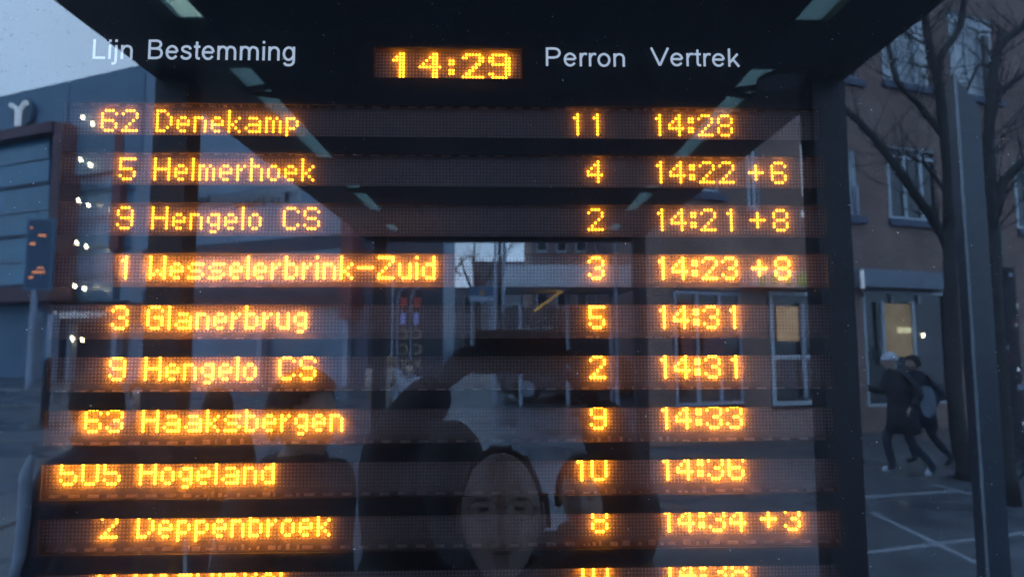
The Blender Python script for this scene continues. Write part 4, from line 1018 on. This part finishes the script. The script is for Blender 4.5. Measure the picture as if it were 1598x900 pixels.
# walkers in front of the shop, right
WHITE_SHOE = mat('white_shoe', (.6, .62, .68), .5, .1)
x_, y_ = at(1402, 9.2)
walk = dict(knL=(-.09, .20, .52), anL=(-.09, .12, .12), toL=(-.10, .27, .07), knR=(.09, -.05, .50), anR=(.10, -.33, .16), toR=(.10, -.22, .05), elL=(-.25, .14, 1.18), wrL=(-.22, .38, 1.24), elR=(.25, -.15, 1.17), wrR=(.22, -.02, .98), sp=(0, .02, 1.14), ch=(0, .06, 1.33), nk=(0, .08, 1.47), hd=(0, .10, 1.54), shL=(-.18, .06, 1.41), shR=(.18, .06, 1.41), head=(0, .13, 1.615))
wp, J, hm, s = person('person in a white cap and long black coat striding past the shop window', x_, y_, R(100), 1.78, C_black, C_jean, H_white, 0, walk, 'cap', WHITE_SHOE, coatlen=.62, bulk=1.25)
bgx, bgy = at(1441, 9.0); zb = W(1441, 626, 9.0).z
mb = MB(); pts = []
ring = [(math.cos(a*math.pi/12), math.sin(a*math.pi/12)) for a in range(24)]
mb.prism([(p*.12, q*.22) for p, q in ring], 'y', -.03, .03); dsk = mb.build('drum_bag', mat('grey_bag', (.16, .19, .24), .6, .1, 6), None, (bgx, bgy, zb))
tag(dsk, 'oval grey bag carried beside the person in the white cap', 'bag')
x_, y_ = at(1436, 9.9)
person('dark haired person in a black coat walking behind the white capped one', x_, y_, R(95), 1.72, C_navy, C_jean, H_dark, 1, walk, 'short', None, coatlen=.62)
# far pedestrians at the shelter's end
x_, y_ = at(596, 11.5)
person('far pedestrian in a beige jacket and pale blue trousers', x_, y_, R(160), 1.76, C_beige, mat('pale_blue_trousers', (.34, .40, .58), .8, .1), H_dark, 0, walk, 'short', WHITE_SHOE)
x_, y_ = at(611, 12.3)
person('far pedestrian in light grey clothes beside the beige jacket', x_, y_, R(170), 1.70, C_pale, C_pale, H_light, 0, walk, 'short', WHITE_SHOE)
x_, y_ = at(641, 10.5)
person('far pedestrian in pale clothes just under the golden lettered banners', x_, y_, R(10), 1.62, C_pale, C_pale, H_dark, 0, None, 'short')

# bicycle at the right edge
bq = Gd(1632, 762)
bk = thing('bicycle', 'dark bicycle parked at the right edge near the brick wall', 'bicycle', bq, R(20))
mt = MATS['tyre']
for x in (-.52, .52):
    pts = [(x+.33*math.cos(a*math.pi/12), 0, .35+.33*math.sin(a*math.pi/12)) for a in range(25)]
    wo = MB().tube(pts, .02, 6, caps=False).build('wheel', mt, bk)
    sp_ = MB()
    for a in range(12): sp_.tube([(x, 0, .35), (x+.32*math.cos(a*math.pi/6), 0, .35+.32*math.sin(a*math.pi/6))], .0025, 4)
    tag(sp_.build('spoke', M_lav, wo), kind='stuff')
fr = MB()
for a_, b_ in (((-.52, 0, .35), (-.15, 0, .32)), ((-.15, 0, .32), (-.22, 0, .85)), ((-.52, 0, .35), (-.2, 0, .72)), ((-.15, 0, .32), (.36, 0, .80)), ((-.21, 0, .76), (.34, 0, .88)), ((.52, 0, .35), (.33, 0, 1.0))):
    fr.tube([a_, b_], .016, 8)
fr.build('frame', mat('bike_paint', (.05, .05, .06), .3, .1), bk)
MB().tube([(.20, -.28, 1.02), (.33, -.1, 1.05), (.33, .1, 1.05), (.20, .28, 1.02)], .012, 8).build('handlebar', M_lav, bk)
MB().prism([(-.36, -.07), (-.12, -.02), (-.12, .02), (-.36, .07)], 'z', .86, .92).build('saddle', MATS['shoe_dark'], bk)
MB().box(-.20, -.10, -.08, .08, .30, .33).build('pedal', mt, bk)
# poster covered column right edge
pcx = W(1577, 538, 10.5)
pcol = thing('poster_column', 'round column covered with peeling red and white stickers at the right edge', 'column', (pcx.x, pcx.y, 0))
zt = W(1577, 418, 10.5).z
MB().tube([(0, 0, 0), (0, 0, zt)], .13, 16).build('shaft', mat('poster_base', (.06, .05, .06), .7, .3, 4), pcol)
rg = random.Random(12)
for k in range(26):
    a_ = rg.uniform(.3, math.pi-.3); z_ = rg.uniform(.5, zt-.1); r_ = .134; c_ = rg.choice((M_lav, M_redpan, M_letter, M_maroon)); wd = rg.uniform(.03, .07); hh = rg.uniform(.03, .1)
    v = [(r_*math.cos(a_+q*wd/r_/2), r_*math.sin(a_+q*wd/r_/2)) for q in (-1, 1)]
    mb = MB(); mb.v = [(v[0][0], v[0][1], z_), (v[1][0], v[1][1], z_), (v[1][0], v[1][1], z_+hh), (v[0][0], v[0][1], z_+hh)]; mb.v += [(x*1.02, y*1.02, z) for x, y, z in mb.v]
    mb.f = [(0, 1, 2, 3), (7, 6, 5, 4), (0, 4, 5, 1), (1, 5, 6, 2), (2, 6, 7, 3), (3, 7, 4, 0)]; mb.mi = [0]*6; mb.build('sticker', c_, pcol)
